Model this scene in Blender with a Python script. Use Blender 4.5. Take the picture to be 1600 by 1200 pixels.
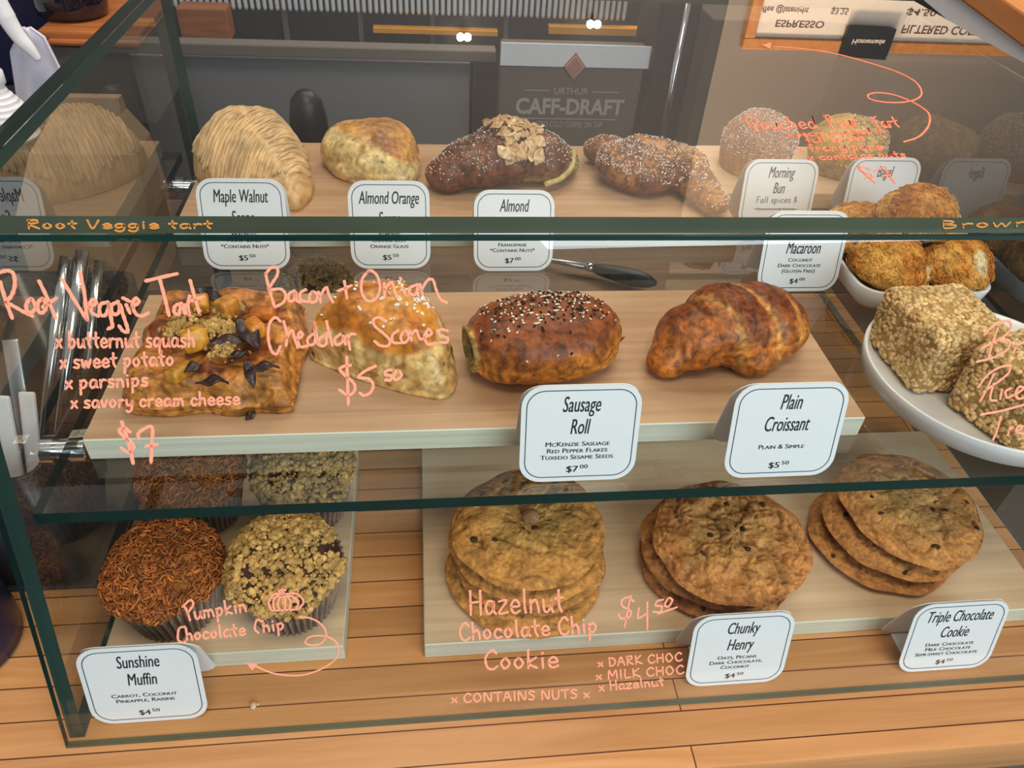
import bpy, bmesh, math
import numpy as np
from mathutils import Matrix, Vector

# ---------------------------------------------------------------- scene reset
for o in list(bpy.data.objects):
    bpy.data.objects.remove(o)
SC = bpy.context.scene
COL = SC.collection

# ---------------------------------------------------------------- camera (pose measured from the photograph)
F_PX, YAW, PITCH, ROLL = 1186.35, -0.1457, 0.7122, 0.0731
CAM = np.array([0.2539, -0.2578, 0.55])


def _rot():
    a, b, c = YAW, PITCH, ROLL
    ca, sa, cb, sb, cc, sc = math.cos(a), math.sin(a), math.cos(b), math.sin(b), math.cos(c), math.sin(c)
    base = np.array([[1, 0, 0], [0, 0, -1], [0, 1, 0]], float)
    yaw = np.array([[ca, sa, 0], [-sa, ca, 0], [0, 0, 1]])
    pit = np.array([[1, 0, 0], [0, cb, -sb], [0, sb, cb]])
    rol = np.array([[cc, -sc, 0], [sc, cc, 0], [0, 0, 1]])
    return rol @ pit @ base @ yaw


RC = _rot()
cam_data = bpy.data.cameras.new('camera')
cam_data.sensor_fit = 'HORIZONTAL'
cam_data.sensor_width = 36.0
cam_data.lens = F_PX / 1600.0 * 36.0
cam_data.clip_start = 0.01
cam = bpy.data.objects.new('camera', cam_data)
COL.objects.link(cam)
cam.matrix_world = Matrix(((RC[0][0], -RC[1][0], -RC[2][0], CAM[0]),
                           (RC[0][1], -RC[1][1], -RC[2][1], CAM[1]),
                           (RC[0][2], -RC[1][2], -RC[2][2], CAM[2]),
                           (0, 0, 0, 1)))
SC.camera = cam

# ---------------------------------------------------------------- world, lights, exposure
world = bpy.data.worlds.new('world')
SC.world = world
world.use_nodes = True
bgn = world.node_tree.nodes['Background']
bgn.inputs[0].default_value = (0.95, 0.93, 0.92, 1)
bgn.inputs[1].default_value = 0.46


def area_light(name, loc, target, sx, sy, power, color):
    d = bpy.data.lights.new(name, 'AREA')
    d.shape = 'RECTANGLE'
    d.size, d.size_y, d.energy, d.color = sx, sy, power, color
    o = bpy.data.objects.new(name, d)
    COL.objects.link(o)
    o.location = loc
    o.rotation_euler = (Vector(target) - Vector(loc)).to_track_quat('-Z', 'Y').to_euler()
    return o


area_light('window_daylight', (1.5, -2.3, 1.25), (0.35, 0.1, 0.1), 2.6, 1.7, 92, (0.75, 0.885, 1.0))
area_light('room_lamp', (0.35, -0.45, 2.1), (0.35, 0.25, 0.0), 1.0, 0.6, 24, (1.0, 0.82, 0.63))
area_light('back_bar_fill', (0.40, 1.12, 1.9), (0.40, 1.62, -0.2), 1.4, 0.3, 16, (1.0, 0.95, 0.88))  # unseen fill light added to brighten the things behind the case
area_light('menu_lamp', (1.15, 1.75, 1.75), (1.2, 2.2, 0.95), 1.1, 0.12, 34, (1.0, 0.80, 0.60))

SC.view_settings.view_transform = 'Standard'
SC.view_settings.look = 'None'
SC.view_settings.exposure = 0.0
SC.view_settings.gamma = 1.0
SC.view_settings.use_curve_mapping = False
SC.cycles.transparent_max_bounces = 32
SC.cycles.max_bounces = 8
SC.cycles.caustics_reflective = False
SC.cycles.caustics_refractive = False

# ---------------------------------------------------------------- measured dimensions (metres)
YT, ZT, XR, YB = 0.1052, 0.3503, 0.7848, 0.585     # top front edge, top height, width, depth of the glass case
G = 0.1729                                          # top of the inner glass shelf
BT = 0.018                                          # board thickness
B = G + BT


def ray(x, y):
    return RC.T @ np.array([(x - 800) / F_PX, (y - 600) / F_PX, 1.0])


def atz(x, y, z):
    d = ray(x, y)
    return CAM + d * (z - CAM[2]) / d[2]


def aty(x, y, v):
    d = ray(x, y)
    return CAM + d * (v - CAM[1]) / d[1]


def atx(x, y, v):
    d = ray(x, y)
    return CAM + d * (v - CAM[0]) / d[0]


NF = np.array([0, -ZT, YT]) / math.hypot(ZT, YT)    # outward normal of the sloping front pane


def atfront(x, y):
    d = ray(x, y)
    return CAM - d * (NF @ CAM) / (NF @ d)


def mirrored(x, y, v):
    """where the line of sight lands on the plane Y = v after bouncing off the top pane"""
    p = atz(x, y, ZT)
    d = ray(x, y) * np.array([1, 1, -1.0])
    return p + d * (v - p[1]) / d[1]


# ---------------------------------------------------------------- materials
def new_mat(name):
    m = bpy.data.materials.new(name)
    m.use_nodes = True
    nt = m.node_tree
    return m, nt, nt.nodes['Principled BSDF'], nt.links


def node(nt, t, **kw):
    n = nt.nodes.new(t)
    for k, v in kw.items():
        setattr(n, k, v)
    return n


def plain(name, col, rough=0.5, metal=0.0, spec=0.5, noise=0.06, scale=60, bump=0.0, emit=0.0):
    m, nt, p, L = new_mat(name)
    p.inputs['Roughness'].default_value = rough
    p.inputs['Metallic'].default_value = metal
    p.inputs['Specular IOR Level'].default_value = spec
    tc = node(nt, 'ShaderNodeTexCoord')
    nz = node(nt, 'ShaderNodeTexNoise')
    nz.inputs['Scale'].default_value = scale
    nz.inputs['Detail'].default_value = 3
    L.new(tc.outputs['Object'], nz.inputs['Vector'])
    mx = node(nt, 'ShaderNodeMix', data_type='RGBA')
    c = np.array(col)
    mx.inputs['A'].default_value = (*np.clip(c * (1 - noise), 0, 1), 1)
    mx.inputs['B'].default_value = (*np.clip(c * (1 + noise), 0, 1), 1)
    L.new(nz.outputs['Fac'], mx.inputs['Factor'])
    L.new(mx.outputs['Result'], p.inputs['Base Color'])
    if bump:
        b = node(nt, 'ShaderNodeBump')
        b.inputs['Strength'].default_value = bump
        b.inputs['Distance'].default_value = 0.001
        L.new(nz.outputs['Fac'], b.inputs['Height'])
        L.new(b.outputs['Normal'], p.inputs['Normal'])
    if emit:
        p.inputs['Emission Color'].default_value = (*col, 1)
        p.inputs['Emission Strength'].default_value = emit
    return m


def food(name, rough=0.55, var=0.35, scale=260, bump=0.5, dist=0.0012, coat=0.0, scale2=60, var2=0.25, spec=0.4):
    """colour comes from the mesh's own baked-colour attribute, broken up by two noises"""
    m, nt, p, L = new_mat(name)
    p.inputs['Roughness'].default_value = rough
    p.inputs['Specular IOR Level'].default_value = spec
    p.inputs['Coat Weight'].default_value = coat
    p.inputs['Coat Roughness'].default_value = 0.25
    at = node(nt, 'ShaderNodeAttribute', attribute_name='Col')
    tc = node(nt, 'ShaderNodeTexCoord')
    n1 = node(nt, 'ShaderNodeTexNoise')
    n1.inputs['Scale'].default_value = scale
    n1.inputs['Detail'].default_value = 4
    n2 = node(nt, 'ShaderNodeTexNoise')
    n2.inputs['Scale'].default_value = scale2
    n2.inputs['Detail'].default_value = 2
    n2.inputs['Distortion'].default_value = 0.8
    L.new(tc.outputs['Object'], n1.inputs['Vector'])
    L.new(tc.outputs['Object'], n2.inputs['Vector'])
    r1 = node(nt, 'ShaderNodeMapRange')
    r1.inputs['From Min'].default_value = 0.3
    r1.inputs['From Max'].default_value = 0.7
    r1.inputs['To Min'].default_value = 1 - var
    r1.inputs['To Max'].default_value = 1 + var * 0.6
    L.new(n1.outputs['Fac'], r1.inputs['Value'])
    r2 = node(nt, 'ShaderNodeMapRange')
    r2.inputs['From Min'].default_value = 0.35
    r2.inputs['From Max'].default_value = 0.65
    r2.inputs['To Min'].default_value = 1 - var2
    r2.inputs['To Max'].default_value = 1 + var2 * 0.6
    L.new(n2.outputs['Fac'], r2.inputs['Value'])
    mu = node(nt, 'ShaderNodeMath', operation='MULTIPLY')
    L.new(r1.outputs[0], mu.inputs[0])
    L.new(r2.outputs[0], mu.inputs[1])
    vm = node(nt, 'ShaderNodeVectorMath', operation='SCALE')
    L.new(at.outputs['Color'], vm.inputs[0])
    L.new(mu.outputs[0], vm.inputs['Scale'])
    L.new(vm.outputs[0], p.inputs['Base Color'])
    if bump:
        b = node(nt, 'ShaderNodeBump')
        b.inputs['Strength'].default_value = bump
        b.inputs['Distance'].default_value = dist
        L.new(n1.outputs['Fac'], b.inputs['Height'])
        L.new(b.outputs['Normal'], p.inputs['Normal'])
    return m


def wood(name, light, dark, grain=(3, 60, 60), rough=0.45, plank=0.0, offset=0.0, seam=(0.12, 0.05, 0.02), plank_var=0.25, spec=0.4):
    """grain runs along X; with plank > 0 boards of that width lie side by side along Y"""
    m, nt, p, L = new_mat(name)
    p.inputs['Roughness'].default_value = rough
    p.inputs['Specular IOR Level'].default_value = spec
    tc = node(nt, 'ShaderNodeTexCoord')
    mp = node(nt, 'ShaderNodeMapping')
    mp.inputs['Scale'].default_value = grain
    L.new(tc.outputs['Object'], mp.inputs['Vector'])
    n = node(nt, 'ShaderNodeTexNoise')
    n.inputs['Scale'].default_value = 1.0
    n.inputs['Detail'].default_value = 6
    n.inputs['Distortion'].default_value = 1.2
    L.new(mp.outputs[0], n.inputs['Vector'])
    rp = node(nt, 'ShaderNodeMapRange')
    rp.inputs['From Min'].default_value = 0.35
    rp.inputs['From Max'].default_value = 0.68
    L.new(n.outputs['Fac'], rp.inputs['Value'])
    mx = node(nt, 'ShaderNodeMix', data_type='RGBA')
    mx.inputs['A'].default_value = (*light, 1)
    mx.inputs['B'].default_value = (*dark, 1)
    L.new(rp.outputs[0], mx.inputs['Factor'])
    out = mx.outputs['Result']
    if plank:
        m2 = node(nt, 'ShaderNodeMapping')
        m2.inputs['Location'].default_value = (0.13, offset, 0)
        L.new(tc.outputs['Object'], m2.inputs['Vector'])
        br = node(nt, 'ShaderNodeTexBrick', offset=0.37, offset_frequency=2)
        br.inputs['Color1'].default_value = (1 - plank_var, 1 - plank_var, 1 - plank_var, 1)
        br.inputs['Color2'].default_value = (1, 1, 1, 1)
        br.inputs['Mortar'].default_value = (*seam, 1)
        br.inputs['Scale'].default_value = 1.0
        br.inputs['Mortar Size'].default_value = 0.0006
        br.inputs['Mortar Smooth'].default_value = 0.3
        br.inputs['Brick Width'].default_value = 0.9
        br.inputs['Row Height'].default_value = plank
        L.new(m2.outputs[0], br.inputs['Vector'])
        mm = node(nt, 'ShaderNodeMix', data_type='RGBA', blend_type='MULTIPLY')
        mm.inputs['Factor'].default_value = 1.0
        L.new(out, mm.inputs['A'])
        L.new(br.outputs['Color'], mm.inputs['B'])
        out = mm.outputs['Result']
    L.new(out, p.inputs['Base Color'])
    b = node(nt, 'ShaderNodeBump')
    b.inputs['Strength'].default_value = 0.12
    b.inputs['Distance'].default_value = 0.0005
    L.new(n.outputs['Fac'], b.inputs['Height'])
    L.new(b.outputs['Normal'], p.inputs['Normal'])
    return m


def glass(name, tint, rough=0.0, f0=0.04, both=1.8):
    """clear sheet glass: light goes straight through, the surface mirrors by Fresnel's law (Schlick)"""
    m = bpy.data.materials.new(name)
    m.use_nodes = True
    nt = m.node_tree
    nt.nodes.clear()
    L = nt.links
    out = node(nt, 'ShaderNodeOutputMaterial')
    tr = node(nt, 'ShaderNodeBsdfTransparent')
    tr.inputs['Color'].default_value = (*tint, 1)
    gl = node(nt, 'ShaderNodeBsdfGlossy')
    gl.inputs['Roughness'].default_value = rough
    gl.inputs['Color'].default_value = (1, 1, 1, 1)
    ge = node(nt, 'ShaderNodeNewGeometry')
    dp = node(nt, 'ShaderNodeVectorMath', operation='DOT_PRODUCT')
    L.new(ge.outputs['Incoming'], dp.inputs[0])
    L.new(ge.outputs['Normal'], dp.inputs[1])
    ab = node(nt, 'ShaderNodeMath', operation='ABSOLUTE')
    L.new(dp.outputs['Value'], ab.inputs[0])
    om = node(nt, 'ShaderNodeMath', operation='SUBTRACT', use_clamp=True)
    om.inputs[0].default_value = 1.0
    L.new(ab.outputs[0], om.inputs[1])
    pw = node(nt, 'ShaderNodeMath', operation='POWER')
    L.new(om.outputs[0], pw.inputs[0])
    pw.inputs[1].default_value = 5.0
    ma = node(nt, 'ShaderNodeMath', operation='MULTIPLY_ADD', use_clamp=True)
    L.new(pw.outputs[0], ma.inputs[0])
    ma.inputs[1].default_value = 1 - f0
    ma.inputs[2].default_value = f0
    bo = node(nt, 'ShaderNodeMath', operation='MULTIPLY', use_clamp=True)
    L.new(ma.outputs[0], bo.inputs[0])
    bo.inputs[1].default_value = both                # the two surfaces of the sheet together
    mx = node(nt, 'ShaderNodeMixShader')
    L.new(bo.outputs[0], mx.inputs[0])
    L.new(tr.outputs[0], mx.inputs[1])
    L.new(gl.outputs[0], mx.inputs[2])
    L.new(mx.outputs[0], out.inputs['Surface'])
    return m


MAT = {}
MAT['glass'] = glass('clear_glass', (0.952, 0.958, 0.925))
MAT['side_glass'] = glass('side_glass', (0.93, 0.94, 0.93), f0=0.075)
MAT['inner_face'] = glass('sheet_inner_face', (0.985, 0.99, 0.985), both=0.0)
MAT['edge_foot'] = plain('glass_edge_foot', (0.085, 0.10, 0.06), 0.15, spec=0.4, noise=0.5, scale=9)
MAT['shelf_glass'] = glass('shelf_glass', (0.89, 0.905, 0.885))
MAT['edge'] = plain('glass_edge', (0.004, 0.030, 0.027), 0.12, spec=0.3, noise=0.5, scale=9)
MAT['edge_pale'] = plain('glass_edge_pale', (0.07, 0.085, 0.055), 0.15, spec=0.35, noise=0.5, scale=7)
MAT['edge_side'] = plain('glass_edge_side', (0.02, 0.05, 0.043), 0.10, spec=0.8, noise=0.3, scale=9)
MAT['ink'] = plain('coral_pen', (1.0, 0.37, 0.235), 0.7, spec=0.1, noise=0.05, scale=300)
MAT['ink_top'] = plain('coral_pen_top', (1.0, 0.25, 0.14), 0.7, spec=0.1, noise=0.05, scale=300)
MAT['ink_reflection'] = plain('painted_reflection', (0.72, 0.30, 0.07), 0.7, spec=0.1)
MAT['counter'] = wood('counter_wood', (0.68, 0.33, 0.125), (0.54, 0.235, 0.075), (4, 70, 70), 0.38, plank=0.0256, offset=0.0046)
MAT['board'] = wood('board_wood', (0.54, 0.345, 0.205), (0.42, 0.25, 0.14), (3.5, 75, 75), 0.5)
MAT['board_grey'] = wood('board_wood_pale', (0.74, 0.56, 0.37), (0.60, 0.43, 0.27), (3, 70, 70), 0.5)
MAT['board_edge_lit'] = wood('board_edge_lit_wood', (0.70, 0.70, 0.58), (0.56, 0.58, 0.47), (3, 40, 220), 0.5)  # paler edge cut, with the cool daylight on it mixed into the colour
MAT['card'] = plain('card_white', (0.82, 0.86, 0.90), 0.32, noise=0.02)
MAT['card_back'] = plain('card_back', (0.92, 0.92, 0.93), 0.5, noise=0.02)
MAT['card_ink'] = plain('card_ink', (0.035, 0.04, 0.055), 0.5)
MAT['card_line'] = plain('card_line', (0.05, 0.08, 0.13), 0.5)
MAT['ceramic'] = plain('white_ceramic', (0.78, 0.78, 0.79), 0.2, noise=0.02)
MAT['chrome'] = plain('chrome', (0.75, 0.76, 0.78), 0.15, 1.0)
MAT['steel'] = plain('steel', (0.55, 0.56, 0.58), 0.28, 1.0)
MAT['steel_dull'] = plain('steel_dull', (0.34, 0.34, 0.35), 0.42, 0.3)
MAT['black'] = plain('black_plastic', (0.012, 0.012, 0.014), 0.4)
MAT['black_bin'] = plain('black_bin', (0.03, 0.031, 0.034), 0.3)
MAT['grip'] = plain('grip_rubber', (0.015, 0.022, 0.024), 0.45)
MAT['navy'] = plain('navy_enamel', (0.010, 0.012, 0.045), 0.35)
MAT['white'] = plain('white_plastic', (0.8, 0.8, 0.82), 0.35, noise=0.02)
MAT['towel'] = plain('towel_cloth', (0.66, 0.66, 0.76), 0.9, spec=0.1, noise=0.08, scale=250, bump=0.4)
MAT['shade_wood'] = wood('shaded_counter_wood', (0.20, 0.105, 0.05), (0.12, 0.06, 0.028), (4, 70, 70), 0.45)  # worktop wood with the shade behind the case put into its colour
MAT['kraft'] = plain('kraft_paper', (0.40, 0.27, 0.16), 0.8, spec=0.2, noise=0.12, scale=40)
MAT['crate'] = wood('crate_wood', (0.40, 0.13, 0.035), (0.25, 0.075, 0.02), (5, 40, 40), 0.45)
MAT['ledge'] = wood('ledge_wood', (0.60, 0.24, 0.06), (0.48, 0.17, 0.04), (40, 3, 40), 0.45)
MAT['wall'] = plain('wall_paint', (0.045, 0.042, 0.041), 0.7, noise=0.05, scale=3)
MAT['wall_tan'] = plain('wall_panel_tan', (0.23, 0.185, 0.145), 0.7, noise=0.05, scale=3)
MAT['floor'] = plain('floor_tile', (0.07, 0.065, 0.06), 0.6, noise=0.1, scale=5)
MAT['dark_panel'] = plain('dark_panel', (0.06, 0.055, 0.05), 0.5)
MAT['brown_panel'] = plain('brown_panel', (0.12, 0.10, 0.085), 0.6, noise=0.1, scale=4)
MAT['taupe'] = plain('taupe_panel', (0.13, 0.112, 0.095), 0.5)
MAT['band'] = plain('pale_band', (0.80, 0.86, 0.93), 0.4)
MAT['slat'] = plain('slat_white', (0.86, 0.90, 0.96), 0.5)
MAT['recess'] = plain('dark_recess', (0.02, 0.022, 0.03), 0.6)
MAT['post'] = plain('grey_post', (0.17, 0.15, 0.13), 0.5)
MAT['yellow'] = plain('yellow_tray', (0.75, 0.33, 0.02), 0.5)
MAT['rose'] = plain('rose_emblem', (0.42, 0.17, 0.16), 0.5)
MAT['rose_pale'] = plain('rose_emblem_pale', (0.62, 0.50, 0.50), 0.5)
MAT['print'] = plain('grey_print', (0.42, 0.40, 0.38), 0.6)
MAT['paper'] = plain('menu_paper', (0.80, 0.66, 0.52), 0.7)
MAT['menu_ink'] = plain('menu_ink', (0.12, 0.06, 0.04), 0.7)
MAT['bulb'] = plain('lamp_bulb', (1.0, 0.9, 0.72), 0.5, emit=40.0)
MAT['carafe'] = plain('dark_glass', (0.012, 0.008, 0.012), 0.06, spec=0.8)
MAT['liner'] = food('paper_liner', 0.6, 0.2, 300, 0.2, spec=0.2)
MAT['crust'] = food('golden_crust', 0.38, 0.30, 240, 0.5, 0.0010, coat=0.25, scale2=90, var2=0.35)
MAT['flaky'] = food('flaky_crust', 0.42, 0.34, 190, 0.7, 0.0016, coat=0.08, scale2=120, var2=0.55, spec=0.3)
MAT['crumb'] = food('pale_crumb', 0.8, 0.28, 420, 0.8, 0.0016, scale2=110, var2=0.25, spec=0.2)
MAT['cookie'] = food('cookie_dough', 0.72, 0.30, 330, 0.8, 0.0014, scale2=70, var2=0.30, spec=0.25)
MAT['icing'] = food('maple_icing', 0.42, 0.12, 200, 0.2, spec=0.45)
MAT['shred'] = food('toasted_shreds', 0.5, 0.3, 200, 0.2, spec=0.4)
MAT['bits'] = food('loose_bits', 0.65, 0.25, 400, 0.5, spec=0.3)
MAT['sugar'] = plain('sugar_grain', (0.85, 0.82, 0.80), 0.4, noise=0.05)
MAT['choc'] = plain('dark_chocolate', (0.018, 0.009, 0.010), 0.3)


# ---------------------------------------------------------------- object helpers
def link(o, parent=None):
    COL.objects.link(o)
    if parent is not None:
        o.parent = parent
    return o


def tag(o, label=None, cat=None, group=None, kind=None):
    for k, v in (('label', label), ('category', cat), ('group', group), ('kind', kind)):
        if v:
            o[k] = v
    return o


def thing(name, label, cat, loc=(0, 0, 0), rz=0.0, group=None):
    o = bpy.data.objects.new(name, None)
    o.empty_display_size = 0.02
    link(o)
    o.location = tuple(float(c) for c in loc)
    o.rotation_euler = (0, 0, rz)
    return tag(o, label, cat, group)


def obj(name, geo, mats, parent=None, smooth=True, loc=None):
    """geo = (V, F) or (V, F, col) or (V, F, col, material index per face)"""
    V, F = geo[0], geo[1]
    me = bpy.data.meshes.new(name)
    me.from_pydata([tuple(map(float, v)) for v in V], [], [tuple(int(i) for i in f) for f in F])
    if not isinstance(mats, (list, tuple)):
        mats = [mats]
    for m in mats:
        me.materials.append(MAT[m] if isinstance(m, str) else m)
    if smooth is not False:
        me.polygons.foreach_set('use_smooth', [True] * len(me.polygons))
        if smooth is not True:
            me.set_sharp_from_angle(angle=math.radians(smooth))
    if len(geo) > 2 and geo[2] is not None:
        ca = me.color_attributes.new('Col', 'FLOAT_COLOR', 'POINT')
        c = np.ones((len(V), 4), np.float32)
        c[:, :3] = np.broadcast_to(np.asarray(geo[2], np.float32), (len(V), 3))
        ca.data.foreach_set('color', c.ravel())
    if len(geo) > 3 and geo[3] is not None:
        me.polygons.foreach_set('material_index', [int(i) for i in geo[3]])
    me.update()
    o = bpy.data.objects.new(name, me)
    link(o, parent)
    if loc is not None:
        o.location = tuple(float(c) for c in loc)
    return o


def dup(root, loc, rz=0.0, label=None, group=None, scale=1.0):
    r = root.copy()
    COL.objects.link(r)
    r.location = tuple(float(c) for c in loc)
    r.rotation_euler = (0, 0, rz)
    r.scale = (scale,) * 3
    if label:
        r['label'] = label
    if group:
        r['group'] = group
    for ch in list(root.children):
        c = ch.copy()
        COL.objects.link(c)
        c.parent = r
        for g in list(ch.children):
            d = g.copy()
            COL.objects.link(d)
            d.parent = c
    return r


def join(*geos):
    """merge several (V, F[, col]) into one"""
    Vs, Fs, Cs, n = [], [], [], 0
    for g in geos:
        V = np.asarray(g[0], float)
        Vs.append(V)
        Fs += [tuple(i + n for i in f) for f in g[1]]
        c = g[2] if len(g) > 2 and g[2] is not None else (1, 1, 1)
        Cs.append(np.broadcast_to(np.asarray(c, float), (len(V), 3)))
        n += len(V)
    return np.concatenate(Vs), Fs, np.concatenate(Cs)


def box(x0, x1, y0, y1, z0, z1, bev=0.0, seg=2):
    if not bev:
        V = [(x, y, z) for z in (z0, z1) for y in (y0, y1) for x in (x0, x1)]
        F = [(0, 2, 3, 1), (4, 5, 7, 6), (0, 1, 5, 4), (2, 6, 7, 3), (0, 4, 6, 2), (1, 3, 7, 5)]
        return np.array(V, float), F
    bm = bmesh.new()
    bmesh.ops.create_cube(bm, size=1)
    for v in bm.verts:
        v.co = ((x0 + x1) / 2 + v.co.x * (x1 - x0), (y0 + y1) / 2 + v.co.y * (y1 - y0), (z0 + z1) / 2 + v.co.z * (z1 - z0))
    bmesh.ops.bevel(bm, geom=bm.edges[:], offset=bev, segments=seg, affect='EDGES', profile=0.5)
    return from_bm(bm)


def from_bm(bm):
    bm.verts.ensure_lookup_table()
    bm.verts.index_update()
    V = np.array([v.co[:] for v in bm.verts], float)
    F = [tuple(v.index for v in f.verts) for f in bm.faces]
    bm.free()
    return V, F


def prism(poly, z0, z1):
    n = len(poly)
    V = [(x, y, z0) for x, y in poly] + [(x, y, z1) for x, y in poly]
    F = [tuple(range(n - 1, -1, -1)), tuple(range(n, 2 * n))] + [(i, (i + 1) % n, n + (i + 1) % n, n + i) for i in range(n)]
    return np.array(V, float), F


def catmull(P, k=6):
    P = np.asarray(P, float)
    if len(P) < 3:
        t = np.linspace(0, 1, k + 1)[:, None]
        return P[0] * (1 - t) + P[1] * t
    closed = np.allclose(P[0], P[-1])
    Q = np.vstack([P[-2] if closed else 2 * P[0] - P[1], P, P[1] if closed else 2 * P[-1] - P[-2]])
    out = []
    for i in range(1, len(Q) - 2):
        a, b, c, d = Q[i - 1], Q[i], Q[i + 1], Q[i + 2]
        for t in np.linspace(0, 1, k, endpoint=False):
            out.append(0.5 * (2 * b + (c - a) * t + (2 * a - 5 * b + 4 * c - d) * t * t + (3 * b - a - 3 * c + d) * t ** 3))
    out.append(P[-1])
    return np.array(out)


def tube(path, r, n=8, cap=True):
    P = np.asarray(path, float)
    m = len(P)
    r = np.broadcast_to(np.asarray(r, float), (m,))
    T = np.gradient(P, axis=0)
    T /= np.linalg.norm(T, axis=1)[:, None] + 1e-12
    up = np.array([0, 0, 1.0]) if abs(T[0][2]) < 0.9 else np.array([1.0, 0, 0])
    V, F = [], []
    a = np.linspace(0, 2 * math.pi, n, endpoint=False)
    for i in range(m):
        s = np.cross(T[i], up)
        s /= np.linalg.norm(s) + 1e-12
        u = np.cross(s, T[i])
        up = u
        V.append(P[i] + r[i] * (np.cos(a)[:, None] * s + np.sin(a)[:, None] * u))
    for i in range(m - 1):
        for j in range(n):
            k = (j + 1) % n
            F.append((i * n + j, i * n + k, (i + 1) * n + k, (i + 1) * n + j))
    V = np.concatenate(V)
    if cap:
        F.append(tuple(range(n - 1, -1, -1)))
        F.append(tuple((m - 1) * n + j for j in range(n)))
    return V, F


def lathe(prof, n=48):
    """prof: (r, z) pairs from bottom to top"""
    V, F = [], []
    a = np.linspace(0, 2 * math.pi, n, endpoint=False)
    for r, z in prof:
        V += [(r * math.cos(t), r * math.sin(t), z) for t in a]
    m = len(prof)
    for i in range(m - 1):
        for j in range(n):
            k = (j + 1) % n
            F.append((i * n + j, i * n + k, (i + 1) * n + k, (i + 1) * n + j))
    F.append(tuple(range(n - 1, -1, -1)))
    F.append(tuple((m - 1) * n + j for j in range(n)))
    return np.array(V, float), F


def basis(M, geo):
    """apply a 3x3 matrix with columns = axes, plus nothing else"""
    return (np.asarray(geo[0]) @ np.asarray(M, float).T,) + tuple(geo[1:])


def shift(geo, d):
    return (np.asarray(geo[0]) + np.asarray(d, float),) + tuple(geo[1:])


def rotz(geo, a):
    c, s = math.cos(a), math.sin(a)
    return basis([[c, -s, 0], [s, c, 0], [0, 0, 1]], geo)


# ---------------------------------------------------------------- noise
def _hash(ix, iy, iz, seed):
    h = (ix * 374761393 + iy * 668265263 + iz * 2147483647 + seed * 1274126177) & 0xFFFFFFFF
    h = ((h ^ (h >> 13)) * 1274126177) & 0xFFFFFFFF
    h = ((h ^ (h >> 16)) * 2246822519) & 0xFFFFFFFF
    return ((h ^ (h >> 15)) & 0xFFFF) / 65535.0


def vnoise(P, scale, seed=0):
    """smooth value noise in 0..1"""
    Q = np.asarray(P, float) * scale + 1000.0
    I = np.floor(Q).astype(np.int64)
    f = Q - I
    f = f * f * (3 - 2 * f)
    r = 0
    for dx in (0, 1):
        for dy in (0, 1):
            for dz in (0, 1):
                w = (f[:, 0] if dx else 1 - f[:, 0]) * (f[:, 1] if dy else 1 - f[:, 1]) * (f[:, 2] if dz else 1 - f[:, 2])
                r = r + w * _hash(I[:, 0] + dx, I[:, 1] + dy, I[:, 2] + dz, seed)
    return r


def fbm(P, scale, seed=0, oct=3):
    r, a, t = 0, 1.0, 0
    for k in range(oct):
        r = r + a * vnoise(P, scale * 2 ** k, seed + 17 * k)
        t += a
        a *= 0.5
    return r / t


def ridge(P, scale, seed=0, oct=2):
    r, a, t = 0, 1.0, 0
    for k in range(oct):
        r = r + a * (1 - np.abs(2 * vnoise(P, scale * 2 ** k, seed + 31 * k) - 1))
        t += a
        a *= 0.5
    return r / t


def normals(V, F):
    N = np.zeros_like(V)
    tri = [(f[0], f[i], f[i + 1]) for f in F for i in range(1, len(f) - 1)]
    T = np.array(tri)
    n = np.cross(V[T[:, 1]] - V[T[:, 0]], V[T[:, 2]] - V[T[:, 0]])
    for k in range(3):
        np.add.at(N, T[:, k], n)
    return N / (np.linalg.norm(N, axis=1)[:, None] + 1e-12)


def lerp(a, b, t):
    t = np.clip(np.asarray(t, float), 0, 1)[:, None]
    return np.asarray(a, float) * (1 - t) + np.asarray(b, float) * t


def sstep(x, a, b):
    t = np.clip((np.asarray(x, float) - a) / (b - a), 0, 1)
    return t * t * (3 - 2 * t)


# ---------------------------------------------------------------- bakery shapes
def dome(rfun, hfun, nt=120, nr=40, edge=0.003, flare=0.0, skirt=4):
    """a mound over an outline. rfun(theta) -> radius, hfun(s, theta) -> height above the base for s = 0 centre .. 1 rim.
    returns V, F, s, theta (per vertex)"""
    th = np.linspace(0, 2 * math.pi, nt, endpoint=False)
    R = rfun(th)
    S = np.sin(np.linspace(0, math.pi / 2, nr + 1)[1:])
    V, Sv, Tv = [np.array([[0, 0, float(hfun(np.zeros(1), np.zeros(1))[0])]])], [0.0], [0.0]
    for s in S:
        h = hfun(np.full(nt, s), th)
        V.append(np.stack([R * s * np.cos(th), R * s * np.sin(th), h], 1))
        Sv += [s] * nt
        Tv += list(th)
    hr = V[-1][:, 2].copy()
    for k in range(1, skirt + 1):
        f = k / skirt
        rr = R * (1 - flare * f)
        V.append(np.stack([rr * np.cos(th), rr * np.sin(th), hr * (1 - f)], 1))
        Sv += [1.0 + f] * nt
        Tv += list(th)
    V = np.concatenate(V + [np.zeros((1, 3))])
    Sv.append(3.0)
    Tv.append(0.0)
    F = [(0, 1 + j, 1 + (j + 1) % nt) for j in range(nt)]
    rows = nr + skirt
    for i in range(rows - 1):
        for j in range(nt):
            k = (j + 1) % nt
            F.append((1 + i * nt + j, 1 + (i + 1) * nt + j, 1 + (i + 1) * nt + k, 1 + i * nt + k))
    last = len(V) - 1
    F += [(last, 1 + (rows - 1) * nt + (j + 1) % nt, 1 + (rows - 1) * nt + j) for j in range(nt)]
    return V, F, np.array(Sv), np.array(Tv)


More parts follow.
